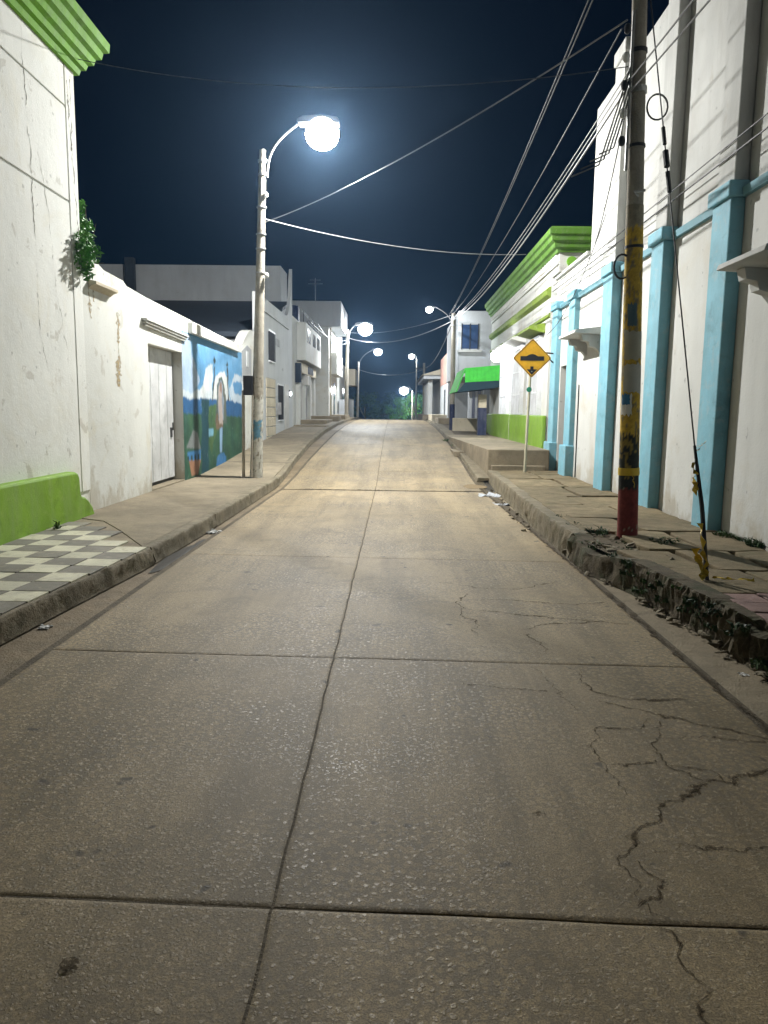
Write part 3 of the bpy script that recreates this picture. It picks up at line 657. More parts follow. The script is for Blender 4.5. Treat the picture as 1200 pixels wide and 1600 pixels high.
b = thing('flat_roof_house', 'white house with a heavy overhanging flat roof beside a light pole', 'house', (-5, 44, 1))
pbox('wall', WHITE, b, -8, -3.7, 41.3, 47.2, 0, 6.2)
pbox('roof', WHITE_COOL, b, -8, -3.0, 41.0, 46.6, 6.2, 7.55, bevel=.03)
pbox('balcony', WHITE, b, -3.7, -3.3, 42.2, 46.8, 3.7, 4.9, bevel=.02)
pbox('side_wall', WHITE_COOL, b, -3.7, -3.35, 46.5, 46.9, 4.9, 6.19)
for (y0, y1, z0, z1) in ((42.6, 43.6, 5.0, 6.0), (44.4, 45.6, 5.0, 6.0), (42.5, 43.4, 1.1, 3.2), (44.6, 45.8, 1.1, 3.3)):
    pbox('window' if z0 > 3 else 'door', WIND, b, -3.7, -3.685, y0, y1, z0, z1)

b = thing('stepped_house', 'small white house with dark doorway and hanging balcony past the second pole', 'house', (-5, 54, 1))
pbox('wall', WHITE, b, -8, -3.75, 50, 60, 0, 4.9)
pbox('dark_base', GREYP, b, -3.75, -3.3, 49.6, 52, .8, 2.4)
pbox('balcony', CREAM, b, -3.75, -2.95, 55, 58.5, 3.5, 4.7, bevel=.03)
pbox('door', WIND, b, -3.75, -3.73, 53, 54.4, 1, 3.2)
b = thing('low_white_wall', 'low white block wall beside the third light pole', 'wall', (-4, 65, .8))
pbox('wall', WHITE, b, -6, -3.9, 62, 70, 0, 2.6)
pbox('coping', GREYP, b, -6.02, -3.88, 61.98, 70.02, 2.601, 2.68)

def barred(par, x, y0, y1, z0, z1, sgn=1, n=6):
    wv = pbox('window', WIND, par, x, x+sgn*.012, y0, y1, z0, z1)
    for q in (z0-.05, z1): pbox('frame', FRAMEW, wv, x, x+sgn*.05, y0-.06, y1+.06, q, q+.05)
    for k in range(n+1): y = y0+(y1-y0)*k/n; MB().tube([(x+sgn*.04, y, z0), (x+sgn*.04, y, z1)], .014, 5).build('bar', DARKM, wv)
BY = lambda nm: [o for o in bpy.data.objects if o.name == nm][0]
ph, bh, fh, sh_ = BY('pale_house'), BY('balcony_house'), BY('flat_roof_house'), BY('stepped_house')
barred(ph, X0, 28.3, 29.3, 1.3, 2.6); pbox('meter', SHUT, ph, X0, X0+.14, 27.9, 28.15, 1.5, 1.95)
barred(ph, X0, 26.2, 27.4, 3.4, 4.4)
for (y0, y1) in ((34.4, 35.6), (36.6, 37.8), (38.6, 39.8)): pbox('window', WIND, bh, -4.06, -4.035, y0, y1, 4.75, 5.35)
pbox('air_conditioner', SHUT_W, bh, X0-.02, X0+.3, 35.4, 36.1, 2.85, 3.3, bevel=.02); pbox('shop_board', WINB, bh, X0+.2, X0+.23, 36.4, 38.4, 3.42, 3.76)
MB().tube([(-4.0, 33.9, 5.62), (-4.0, 40.5, 5.62)], .025, 6).build('rail', DARKM, bh)
for y in (34.2, 36.3, 38.4, 40.3): MB().tube([(-4.2, y, 5.58), (-4.2, y, 6.1)], .02, 5).build('rail_post', DARKM, bh)
MB().tube([(-4.2, 34.2, 6.1), (-4.2, 40.3, 6.1)], .02, 5).build('rail', DARKM, bh)
tk = MB().tube([(-5.3, 37, 5.7), (-5.3, 37, 6.7)], .55, 16); tk.build('water_tank', NAVY, bh, smooth=True)
for y in (42.6, 44.2, 45.8): pbox('vent', WIND, fh, -3.31, -3.29, y, y+.5, 4.1, 4.25)
MB().tube([(-3.6, 41.5, 1.4), (-3.6, 41.5, 6.2)], .05, 6).build('downpipe', CREAM, fh)
MB().tube([(-4.5, 42, 7.55), (-4.5, 42, 8.9)], .02, 5).tube([(-4.9, 42, 8.6), (-4.1, 42, 8.6)], .012, 5).tube([(-4.8, 42, 8.8), (-4.2, 42, 8.8)], .012, 5).build('antenna', STEEL, fh)
barred(sh_, -3.75, 55.2, 56.4, 1.6, 2.9); barred(sh_, -3.75, 58.6, 59.6, 1.6, 2.9)
def step(label, x0, x1, y0, y1, z0, z1):
    tag(MB().box(x0, x1, y0, y1, z0, z1).build('concrete_step', CONC_G, bevel=.015), label, 'step', 'entrance steps on the left')
step('lowest concrete entrance step with a low front block before the balcony house', X0+.02, -3.0, 32.4, 34.6, .3, 1.02)
step('long middle concrete entrance step under the boxed balcony', X0+.02, -3.2, 34.8, 38.2, .5, 1.22)
step('short upper concrete entrance step near the end of the balcony house', X0+.02, -2.9, 38.4, 40.2, .6, 1.38)
step('topmost concrete entrance step in front of the flat roofed house', -3.66, -2.8, 41.6, 46, .7, 1.42)

# ------------------------------------------------------------------ right: white hall with sky blue pilasters
b = thing('pilaster_hall', 'tall white hall with sky blue pilasters and blue band along the right pavement', 'building', (6, 8, 0))
BK = 9.0
MB().box(RW, BK, -8, 17.15, 0, 4.2).build('wall', WHITE, b)
MB().box(RW, BK, 17.151, 18.05, 2.8, 4.2).build('wall', WHITE, b)
MB().box(RW, BK, 18.051, 18.95, 0, 4.2).build('wall', WHITE, b)
MB().box(RW+.03, BK, -8, 15.85, 4.201, 7.75).build('upper_wall', WHITE_GREY, b)
MB().box(RW+.02, BK, 15.851, 18.95, 4.201, 4.95).build('parapet', WHITE, b)
pbox('parapet_cap', WHITE, b, RW-.05, BK, 15.86, 18.96, 4.951, 5.02, bevel=.01)
pbox('roof', ROOFD, b, RW+.3, BK, -8, 15.8, 7.751, 7.8)
sh = pbox('shutter', SHUT, b, RW+.24, RW+.28, 17.16, 18.04, .28, 2.79)
for k in range(20): pbox('slat', SHUT, sh, RW+.222, RW+.239, 17.17, 18.03, .31+k*.123, .31+k*.123+.10)
pbox('threshold', CONC_G, b, RW-.01, RW+.23, 17.16, 18.04, .1, .31)
cols = [(2.0, 2.5), (4.35, 4.85), (6.62, 7.12), (8.86, 9.36), (10.99, 11.49), (13.46, 14.06), (16.42, 16.95), (18.15, 18.7)]
for i, (a, c) in enumerate(cols):
    wide = i < 6
    f = RC if wide else RC+.05
    p_ = pbox('pilaster', BLUE, b, f, RW, a, c, .2, 4.16, bevel=.015)
    pbox('capital', BLUE, p_, f-.05, RW+.02, a-.05, c+.05, 4.16, 4.34, bevel=.02)
    if i >= 6: pbox('base', BLUE, p_, f-.08, RW-.003, a-.06, c+.04, .19, .98, bevel=.02)
    if wide:
        pbox('upper_pilaster', WHITE_GREY, b, RC+.03, RW+.028, a+.02, c-.02, 4.341, 7.74, bevel=.015)
        pbox('pier_cap', WHITE_GREY, b, RC-.0, BK-.5, a-.04, c+.04, 7.755, 8.0, bevel=.03)
ends = [(-8, 1.95)]+[(p[1]+.052, q[0]-.052) for p, q in zip(cols, cols[1:])]
for a, c in ends:
    MB().prism([(RW, 4.16), (RW-.06, 4.16), (RW-.075, 4.25), (RW, 4.30)], 'y', a, c).build('band', BLUE_D, b)
lp = [(RW+.01, 3.36), (3.45, 3.28), (3.43, 3.23), (3.60, 3.20), (3.63, 3.10), (3.74, 3.08), (3.77, 2.99), (3.88, 2.96), (RW+.01, 2.86)]
for (a, c) in ((5.2, 6.5), (7.2, 8.25), (14.55, 15.95)):
    lg = MB().prism([(RW, 3.36), (3.45, 3.29), (3.43, 3.23), (RW, 3.20)], 'y', a, c).build('window_ledge', WHITE_GREY, b, bevel=.008)
    for q in (a+.12, c-.30):
        MB().prism([(RW+.001, 3.199), (3.60, 3.215), (3.63, 3.10), (3.74, 3.08), (3.77, 2.99), (3.88, 2.96), (RW+.001, 2.86)], 'y', q, q+.18).build('corbel', WHITE_GREY, lg)
MB().tube([(RW-.015, 16.14, 2.3), (RW-.015, 16.12, .3)], .012, 6).build('conduit', DARKM, b)
MB().tube([(RW-.02, 12.75, .35), (RW-.02, 12.72, 2.2)], .01, 6).build('conduit', WHITE_GREY, b)
br = MB().tube([(RC+.03, 18.3, 3.12), (RC-.25, 18.3, 3.14), (RC-.42, 18.3, 3.12)], .02, 6).tube([(RC+.03, 18.3, 2.9), (RC-.18, 18.3, 3.12)], .015, 6); br.build('wall_bracket', DARKM, b)

# ------------------------------------------------------------------ right: green trimmed house and terrace
GX = 3.86
b = thing('green_trim_house', 'white house with green dentilled cornice, green plinth and tall barred windows', 'house', (6, 24, 0))
MB().box(GX, 9, 19.0, 30.5, 0, 5.5).build('wall', WHITE, b)
MB().box(GX, 9, 18.2, 18.999, 5.03, 5.5).build('wall', WHITE, b)
gp = [(0, 5.46), (.06, 5.46), (.08, 5.53), (.14, 5.56), (.16, 5.66), (.23, 5.70), (.25, 5.80), (.30, 5.83), (.31, 5.95), (.26, 6.0), (0, 6.02)]
cornice(b, GX-.003, 18.19, 30.5, gp, GREEN_R, side=-1, ret=-0.0 or 4.0, near=True)
dn = None
for i in range(48):
    y = 18.35+i*.25
    if dn is None: dn = pbox('dentil', WHITE, b, GX-.07, GX, y, y+.13, 5.28, 5.44, bevel=.01)
    else:
        o = dn.copy(); COL.objects.link(o); o.location = (0, i*.25, 0)
pbox('dentil_band', WHITE, b, GX-.045, GX, 18.21, 30.4, 5.20, 5.275)
MB().tube([(4.15, 18.17, 5.26), (4.15, 18.205, 5.26)], .12, 16).build('medallion', GREEN_D, b)
MB().prism([(GX, 4.55), (GX-.10, 4.62), (GX-.12, 4.72), (GX-.06, 4.8), (GX, 4.82)], 'y', 19.0, 30.4).build('moulding', OLIVE, b)
MB().prism([(GX, 4.05), (GX-.05, 4.08), (GX-.06, 4.14), (GX, 4.18)], 'y', 19.0, 30.4).build('moulding', OLIVE, b)
pbox('plinth', GREEN, b, GX-.1, GX, 18.97, 30.4, .5, 1.62, bevel=.02)
for (a, c) in ((19.8, 21.2), (22.6, 24.0), (25.4, 26.8)):
    wdw = pbox('window', WIND, b, GX-.012, GX+.01, a, c, 1.64, 3.5)
    for y in (a-.1, c): pbox('frame', FRAMEW, wdw, GX-.12, GX-.0, y, y+.1, 1.63, 3.6)
    pbox('frame', FRAMEW, wdw, GX-.121, GX-.0, a-.1, c+.1, 3.601, 3.7)
    for k in range(9): y = a+.07+k*(c-a-.14)/8; MB().tube([(GX-.09, y, 1.63), (GX-.09, y, 3.6)], .018, 5).build('bar', FRAMEW, wdw)
    for z in (2.2, 2.9): pbox('rail', FRAMEW, wdw, GX-.1, GX-.08, a, c, z, z+.04)
    MB().prism([(GX, 4.0), (GX-.42, 3.9), (GX-.42, 3.84), (GX-.2, 3.78), (GX, 3.74)], 'y', a-.25, c+.25).build('window_hood', OLIVE if a < 20 else WHITE_GREY, b, bevel=.01)
MB().tube([(GX-.06, 24.5, 4.0), (GX-.06, 24.5, .8)], .045, 8).build('downpipe', FRAMEW, b)

tr = thing('terrace', 'raised concrete terrace with a stepped edge in front of the green plinth', 'terrace', (3, 22, .3))
MB().prism([(2.27, 17.9), (GX-.102, 17.9), (GX-.102, 31), (2.02, 31), (1.98, 26)], 'z', .1, .8).build('slab', CONC_G, tr, bevel=.02)
pbox('step', CONC_G, tr, 1.80, 2.2, 22.2, 23.8, .1, .5, bevel=.015)
pbox('ledge', CONC_G, tr, 2.35, GX-.2, 17.78, 17.899, .25, .42, bevel=.015)
tag(MB().box(2.45, 3.45, 31.2, 31.6, .75, 1.42).build('low_wall', CREAM, bevel=.02), 'short cream block wall behind the navy-based pole', 'wall')
aw = thing('awning', 'bright green cloth awning with dark underside over the corner shop', 'awning', (3.2, 28, 2.4))
MB().prism([(2.56, 3.26), (GX-.01, 3.38), (GX-.01, 2.84), (2.56, 2.76)], 'y', 27.5, 27.53).build('end_panel', AWN, aw)
MB().prism([(GX-.01, 3.40), (2.55, 3.28), (2.25, 2.42), (2.27, 2.41), (2.58, 3.24), (GX-.01, 3.36)], 'y', 27.531, 31).build('canopy', AWN, aw)
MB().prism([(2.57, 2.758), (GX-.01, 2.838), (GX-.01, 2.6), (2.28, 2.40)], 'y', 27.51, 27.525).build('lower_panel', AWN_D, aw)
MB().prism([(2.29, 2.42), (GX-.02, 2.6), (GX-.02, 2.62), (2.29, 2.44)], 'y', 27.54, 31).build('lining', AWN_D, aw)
for k in range(9):
    x = 2.6+k*.139; MB().prism([(x, 2.765+.0095*k), (x+.10, 2.768+.0095*k), (x+.10, 3.24+.0125*k), (x, 3.235+.0125*k)], 'y', 27.478, 27.499).build('pleat', AWN, aw)
sp = thing('shop_post', 'short cream post painted navy below standing under the awning', 'post', (3.35, 28.6, .8))
pbox('upper_post', CREAM, sp, 3.2, 3.5, 28.5, 28.8, 1.85, 2.35); pbox('lower_post', NAVY, sp, 3.19, 3.51, 28.49, 28.81, .79, 1.849)

b = thing('grey_tower_house', 'narrow grey house with jutting upper storey and one dark blue window', 'house', (5, 36, .8))
pbox('wall', GREYP, b, 3.9, 9, 33, 40, 0, 3.2)
pbox('upper_storey', WHITE_COOL, b, 2.72, 9, 33, 40, 3.2, 6.05, bevel=.02)
wd = pbox('window', WINB, b, 2.9, 3.58, 32.985, 33.01, 4.43, 5.46)
for x in (2.86, 3.22, 3.58): pbox('frame', DARKM, wd, x, x+.04, 32.97, 33.0, 4.39, 5.5)
pbox('sill', WHITE, b, 2.7, 3.75, 32.9, 33.0, 4.27, 4.385)
for y0 in (34, 36.4): pbox('door', NAVY, b, 3.88, 3.9, y0, y0+1.2, .8, 3.0)
b = thing('pink_house', 'pink house with a dark upper window behind the navy-based pole', 'house', (5, 45, 1))
pbox('wall', PINKP, b, 2.95, 9, 42, 49, 3.3, 5.0); pbox('lower_wall', WHITE_COOL, b, 2.97, 9, 42.02, 49, 0, 3.299)
pbox('window', WIND, b, 3.35, 3.7, 41.985, 42.01, 3.7, 4.6); pbox('door', WIND, b, 2.955, 2.97, 44, 45.2, 1, 3)
pbox('window', FRAMEW, b, 3.1, 3.4, 42.005, 42.019, 1.6, 2.9)
b = thing('porch_house', 'white house with a columned porch and lit eaves far up the right side', 'house', (4, 57, 1))
pbox('wall', WHITE, b, 3.2, 9, 52, 64, 0, 3.9)
pbox('roof', WHITE_COOL, b, 1.95, 9, 51.5, 64.5, 3.9, 4.15)
MB().prism([(1.8, 4.151), (5.5, 5.3), (9, 4.151)], 'y', 51.3, 64.6).build('gable', CREAM, b)
for y in (52.2, 54.4, 56.6, 58.8, 61): pbox('column', WHITE, b, 2.3, 2.6, y, y+.3, 1.2, 3.9)
pbox('porch_floor', CONC_G, b, 1.95, 3.2, 51.8, 64, 0, 1.45)
tag(MB().box(2.2, 2.9, 37.5, 40.5, .5, 1.35).build('concrete_step', CONC_G, bevel=.02), 'grey concrete entrance block beside the right gutter before the pink house', 'step')
tag(MB().box(2.12, 3.2, 42.5, 47, .5, 1.5).build('concrete_step', CREAM, bevel=.02), 'cream entrance block at the foot of the pink house', 'step')

# ------------------------------------------------------------------ light poles
ies = bpy.data.texts.new('street_lamp_photometry')
_va = [0, 15, 30, 45, 55, 60, 65, 70, 80, 85, 90, 100, 120, 180]
_cd = [760, 740, 720, 790, 850, 840, 800, 750, 630, 540, 430, 220, 60, 0]
ies.write('IESNA:LM-63-2002\n[TEST] street lamp\nTILT=NONE\n1 1000 1 %d 1 1 2 0 0 0\n1 1 100\n%s\n0\n%s\n' % (len(_va), ' '.join(map(str, _va)), ' '.join(map(str, _cd))))
def point(name, loc, wts, par, r=.12, col=(.95, .98, 1.0)):
    L = bpy.data.lights.new(name, 'POINT'); L.energy = wts; L.shadow_soft_size = r; L.color = col
    L.use_nodes = True; lt = L.node_tree; em = lt.nodes['Emission']; ie = lt.nodes.new('ShaderNodeTexIES'); ie.mode = 'INTERNAL'; ie.ies = ies; ie.inputs['Strength'].default_value = IES_K
    lt.links.new(ie.outputs[0], em.inputs['Strength'])
    o = bpy.data.objects.new(name, L); COL.objects.link(o); o.parent = par; o.location = Vector(loc)-LOC[par.name]; return o
def lamp_pole(base, topz, lean, head, watts, label, armz=None, r0=.13, r1=.075, sc=1.0, lens=LENS, mat=CONC, dirx=1, lcol=(.92, .97, 1.0)):
    t = thing('street_lamp', label, 'street lamp', base, 'street lamps along the street')
    n = 8; hgt = topz-base[2]
    MB().tube([(base[0]+lean*i/n, base[1], base[2]-.3*(i == 0)+hgt*i/n) for i in range(n+1)], [r0+(r1-r0)*i/n for i in range(n+1)], 14).build('pole', mat, t, smooth=True)
    tx = base[0]+lean; az = topz-.55
    ex = head[0]-.38*sc*dirx
    P0 = Vector((tx+.09*dirx, base[1], az)); P1 = Vector((tx+.09*dirx, base[1], az*.45+head[2]*.55)); P2 = Vector((tx+(ex-tx)*.40, base[1]*.5+head[1]*.5, az*.25+head[2]*.75)); P3 = Vector((ex, head[1], head[2]+.05))
    pts = [P0*(1-u)**3+P1*3*u*(1-u)**2+P2*3*u*u*(1-u)+P3*u**3 for u in [i/10 for i in range(11)]]
    MB().tube(pts, .026 if base[1] < 20 else .016, 8).build('arm', ARMM, t, smooth=True)
    for z in (az+.03, az+.3): MB().tube([(tx-.0, base[1], z), (tx, base[1], z+.05)], r1+.03, 12).build('clamp', STEEL, t)
    hd = MB(); hx, hy, hz = head
    hd.prism([(-.38, .10), (-.30, .14), (.05, .16), (.34, .12), (.38, .05), (.36, .02), (-.36, .02), (-.40, .05)], 'y', -.14, .14)
    hd.v = [(hx+dirx*p[0]*sc, hy+p[1]*sc, hz+p[2]*sc) for p in hd.v]
    ho = hd.build('lamp_head', ARMM, t, bevel=.02)
    MB().ball((hx+.06*dirx, hy, hz-.13*sc), .31*sc, .29*sc, .28*sc, 20, 12).build('lens', lens, ho, smooth=True)
    point('lamp_light', (hx+.06*dirx, hy, hz-.13*sc), watts, t, .08, lcol)
    return t
main = lamp_pole((-3.09, 16.41, .16), 7.12, .22, (-1.66, 16.3, 7.56), LAMP_W, 'concrete light pole with bright street lamp beside the mural', r0=.14, r1=.07, sc=1.15, lcol=(1.0, .992, .958))
pbox('meter_box', DARKM, main, -3.33, -3.12, 16.28, 16.42, 2.0, 2.42, bevel=.01)
MB().tube([(-3.16, 16.25, .2), (-3.12, 16.27, 2.0)], .02, 6).build('conduit', CONC, main)
MAIN_PAINT = True
for z in (5.95, 5.4, 4.6, 5.1): MB().tube([(-3.09+.22*z/7, 16.41, z), (-3.09+.22*z/7, 16.41, z+.025)], .11, 12).build('strap', STEEL, main)
for z in (6.2, 4.55): MB().ball((-2.80, 16.35, z), .05, .05, .06, 8, 6).build('insulator', PAPER, main)
tag(MB().tube([(-3.36, 16.35, .15), (-3.34, 16.35, 2.1)], .035, 8).build('thin_post', CONC), 'thin concrete post standing just left of the mural light pole', 'post')
lamp_pole((-2.88, 44, 1.1), 6.36, .05, (-1.85, 43.8, 6.55), LAMP_W*.6, 'second light pole on the left beside the flat roofed house', r0=.12, r1=.08, sc=1.35)
lamp_pole((-3.66, 72, .5), 6.33, .08, (-1.75, 71.8, 7.4), LAMP_W*.35, 'third light pole on the left with a long arm past the crest', r0=.13, r1=.1, sc=1.2)
lamp_pole((2.6, 92, -.5), 8.0, 0, (2.0, 91.8, 8.45), LAMP_W*.2, 'small far street lamp high over the right side of the crest', dirx=-1, lens=LENS_S, sc=1.2)
lamp_pole((2.3, 98, -.7), 4.3, 0, (1.2, 97.8, 4.55), LAMP_W*.9, 'low far street lamp glowing in front of the trees', dirx=-1, sc=1.9)
lamp_pole((2.47, 32, .75), 5.8, -.04, (1.45, 31.9, 6.0), LAMP_W*.09, 'grey light pole painted navy at its foot before the narrow grey house', dirx=-1, r0=.11, r1=.09, sc=.5, lens=LENS_S)
nb = [o for o in bpy.data.objects if o.get('label', '').startswith('grey light pole')][0]
MB().tube([(2.47, 32, .7), (2.455, 32, 2.0)], .117, 14).build('painted_foot', NAVY, nb, smooth=True)
# far right service pole
t = thing('utility_pole', 'slim utility pole far up the right side in front of the porch house', 'pole', (2.35, 60, 1.0))
MB().tube([(2.35, 60, .8), (2.28, 60, 5.5)], [.13, .09], 10).build('pole', CONC, t, smooth=True)
pbox('crossarm', DARKM, t, 1.6, 2.5, 59.95, 60.05, 5.0, 5.1)
# wall lamp on the green trimmed house
t = thing('wall_lamp', 'glaring white lamp on a bracket above the barred windows', 'lamp', (GX, 25, 3.6))
MB().tube([(GX, 24.9, 3.72), (3.6, 24.9, 3.76), (3.42, 24.9, 3.68)], .02, 6).build('bracket', STEEL, t)
MB().prism([(3.26, 3.66), (3.5, 3.74), (3.5, 3.78), (3.26, 3.72)], 'y', 24.55, 25.25).build('housing', STEEL, t)
MB().prism([(3.22, 3.655), (3.52, 3.735), (3.54, 3.55), (3.26, 3.45)], 'y', 24.3, 25.5).build('tube', LENS, t, bevel=.02)
MB().ball((3.34, 24.9, 3.52), .2, .24, .19, 14, 10).build('bulb', LENS, t, smooth=True)
point('lamp_light', (3.34, 24.9, 3.5), LAMP_W*.024, t, .1)
# small door lamp on the left
t = thing('door_lamp', 'tiny white bulkhead lamp on the pale house wall', 'lamp', (X0, 31.2, 2.5))
MB().ball((X0+.06, 31.25, 2.35), .05, .05, .09, 8, 6).build('bulb', LENS_S, t); pbox('backplate', DARKM, t, X0, X0+.03, 31.15, 31.35, 2.2, 2.5)

def tapestrip(p, q, wv, seed):
    rd = random.Random(seed); m = MB(); n = 9; p = Vector(p); q = Vector(q); vs_ = []
    for i in range(n+1):
        c = p.lerp(q, i/n)+Vector((rd.uniform(-.014, .014), rd.uniform(-.014, .014), rd.uniform(-.006, .006))); dv = Vector((rd.uniform(-1, 1), rd.uniform(-1, 1), rd.uniform(-.4, .4))).normalized()*wv
        vs_ += [c-dv, c+dv]
    m.add(vs_, [(2*i, 2*i+1, 2*i+3, 2*i+2) for i in range(n)]); return m
# painted utility pole on the right
px, py = 2.72, 8.48
lean = -.19/5.6
up_ = thing('utility_pole', 'concrete utility pole painted yellow with a red foot and torn posters', 'pole', (px, py, .28))
rr = lambda z: .112-.006*(z-.3); xx = lambda z: px+lean*(z-.3)
def pseg(name, mat, z0, z1, e=0, n=4):
    return MB().tube([(xx(z0+(z1-z0)*i/n), py, z0+(z1-z0)*i/n) for i in range(n+1)], [rr(z0+(z1-z0)*i/n)+e for i in range(n+1)], 18).build(name, mat, up_, smooth=True)
pseg('pole', CONC, .1, 8.6, 0, 12)
def painted(name, x_of, y0, r_of, z0, z1, colour, par, e=.003, nu=40, nz=150):
    m = MB(); m.grid(lambda u, v: (lambda z, a: (x_of(z)+(r_of(z)+e)*math.cos(a), y0+(r_of(z)+e)*math.sin(a), z))(z0+(z1-z0)*v, 2*math.pi*u), nu, nz)
    o = m.build(name, FRAMEW, par, smooth=True, recalc=False); at_ = o.data.color_attributes.new('paint', 'FLOAT_COLOR', 'POINT'); L_ = LOC[par.name]
    for i, v in enumerate(o.data.vertices):
        z = v.co.z+L_.z; a = math.atan2(v.co.y+L_.y-y0, v.co.x+L_.x-x_of(z)); at_.data[i].color = tuple(colour(z, a))+(1,)
    q = NT(name+'_mat'); vc = q.n('VertexColor', layer_name='paint'); cc = q.mix(1.0, vc.outputs[0], q.ramp(q.noise(14, 4, .7), .3, .7, .7, 1.2), 'MULTIPLY')
    o.data.materials[0] = q.done(cc, .75, q.bump(q.noise(30, 4, .7), .4, .01), .25); return o
def nz3(z, a, f, k): return noise.noise(Vector((math.cos(a)*f*.4, math.sin(a)*f*.4, z*f+k)))
def pole_col(z, a):
    w1 = z+.05*nz3(z, a, 9, 1)+.03*nz3(z, a, 22, 4)
    bare = (.30, .265, .19)
    if w1 < .84: c = (.21, .04, .032); c = bare if nz3(z, a, 12, 7) > .52 else c
    elif w1 < 1.0: c = (.035, .036, .03)
    elif w1 < 1.46: c = (.04, .045, .035) if nz3(z, a, 7, 3)+.6*nz3(z, a, 18, 5) > -.18 else (.30, .22, .05)
    elif w1 < 3.72: c = (.62, .41, .05) if nz3(z, a, 6, 9)+.7*nz3(z, a, 17, 2) < .22 else (.27, .22, .11)
    else: c = bare
    return [q*(.9+.25*nz3(z, a, 30, 6)) for q in c]
painted('painted_shaft', xx, py, rr, .2, 3.95, pole_col, up_)
def lamp_col(z, a):
    w1 = z+.18*nz3(z, a, 5, 1)+.08*nz3(z, a, 15, 4); c = (.36, .33, .27)
    if w1 < 1.95: c = (.52, .51, .46)
    if abs(z-1.25+.1*nz3(z, a, 6, 2)) < .2 and math.cos(a+1.9) > .2+.5*nz3(z, a, 9, 8): c = (.12, .26, .36)
    if nz3(z, a, 8, 11)+.5*nz3(z, a, 20, 3) > .38: c = (.22, .2, .15)
    return c
painted('painted_shaft', lambda z: -3.09+.22*(z-.16)/6.96, 16.41, lambda z: .14-.07*(z-.16)/6.96, .17, 2.4, lamp_col, main, .003, 28, 70)
pseg('tape', TAPE, 1.0, 1.085, .012); tapestrip((xx(1)+.0, py-.125, 1.03), (xx(1)+.03, py-.13, .86), .008, 31).build('tape_end', TAPE, up_, recalc=False)
def patch(name, mat, z0, z1, a0, a1, e):
    m = MB(); m.grid(lambda u, v: (lambda z, a: (xx(z)+(rr(z)+e)*math.cos(a), py+(rr(z)+e)*math.sin(a), z))(z0+(z1-z0)*v+.035*noise.noise(Vector((u*6, v*4, z0*9)))+.02*noise.noise(Vector((u*19, v*4, z0*9))), a0+(a1-a0)*u+.15*noise.noise(Vector((v*5, z0, 3)))), 12, 6)
    m.build(name, mat, up_, smooth=True)
patch('poster', paint('faded_poster', (.48, .47, .42), .4, .8), 1.93, 2.25, R(205), R(340), .006); patch('poster', PAPER, 1.68, 1.9, R(190), R(262), .007)
patch('poster', POSTER_B, 1.80, 1.92, R(200), R(250), .010); patch('poster', paint('torn_blue_poster', (.10, .17, .20), .7, .8, (.4, .28, .05)), 2.66, 2.9, R(222), R(280), .006)
patch('poster', paint('old_paper', (.45, .42, .32), .4, .8), 2.3, 2.6, R(205), R(335), .006)
pseg('strap', DARKM, 3.5, 3.53, .01); pseg('strap', DARKM, 4.55, 4.58, .01); pseg('strap', STEEL, 5.1, 5.16, .015); pseg('strap', DARKM, 5.5, 5.54, .012)
ring = MB().tube([(xx(3.3)-.14+.09*math.cos(a), py-.05, 3.3+.13*math.sin(a)) for a in [R(i*20) for i in range(3, 16)]], .012, 6); ring.build('cable_loop', DARKM, up_)
ring = MB().tube([(xx(5)+.2+.11*math.cos(a), py-.05, 4.95+.13*math.sin(a)) for a in [R(i*20) for i in range(0, 19)]], .01, 6); ring.build('cable_loop', WIRED, up_)
for i in range(5):
    MB().ball((xx(5.1)-.16, py-.06, 4.6+.28*i), .04, .04, .055, 8, 6).build('insulator', PAPER if i % 2 else DARKM, up_)
MB().tube([(xx(4.4)-.12, py-.05, 4.3), (xx(4.4)-.12, py-.05, 5.9)], .018, 6).build('rack', STEEL, up_)
MB().tube([(xx(4.2)-.0, py-.12, 4.02), (xx(4.2)-.06, py-.17, 4.05), (xx(4.2)+.06, py-.16, 4.07)], .015, 5).build('hook', STEEL, up_)
rdm = random.Random(5)
for k in range(4):
    a = Vector((xx(4.8)-.1, py-.06, 5.1+.1*k)); e = Vector((xx(4.4)-.35-.1*k, py+.2, 4.55-.08*k))
    MB().tube([a, (a+e)/2+Vector((0, 0, -.25-.07*k)), e], .009, 5).build('drop_cable', WIREM if k % 2 else WIRED, up_)
# guy wire
gw = thing('guy_wire', 'steel guy wire with yellow tape anchored in the pavement by the painted pole', 'cable', (2.70, 6.21, .3))
A, B = Vector((xx(6.2)+.08, py-.03, 6.2)), Vector((2.70, 6.21, .3))
MB().tube([A, B.lerp(A, .17)], .007, 6).build('wire', WIRED, gw)
MB().tube([B+Vector((0, 0, -.05)), B.lerp(A, .10)+Vector((.012, 0, 0)), B.lerp(A, .19)], [.018, .021, .013], 8).build('rod', DARKM, gw)
for t0, t1, r_ in ((.60, .635, .022), (.645, .672, .03), (.685, .715, .02)): MB().tube([B.lerp(A, t0), B.lerp(A, t1)], r_, 8).build('insulator', DARKM, gw)
rdm = random.Random(9)
tapestrip((2.68, 6.2, .32), (2.63, 6.28, .78), .03, 1).build('tape', TAPE, gw, recalc=False)
tapestrip((2.66, 6.2, .30), (2.60, 6.3, .55), .035, 4).build('tape', TAPE, gw, recalc=False)
tapestrip((2.70, 6.2, .325), (3.05, 6.1, .32), .02, 2).build('tape', TAPE, gw, recalc=False)
tapestrip(B.lerp(A, .12)-Vector((.02, 0, 0)), B.lerp(A, .165)-Vector((.035, .01, 0)), .03, 3).build('tape', TAPE, gw, recalc=False)
tapestrip(B.lerp(A, .18), B.lerp(A, .19)+Vector((.10, 0, .05)), .012, 6).build('tie', CREAM, gw, recalc=False)

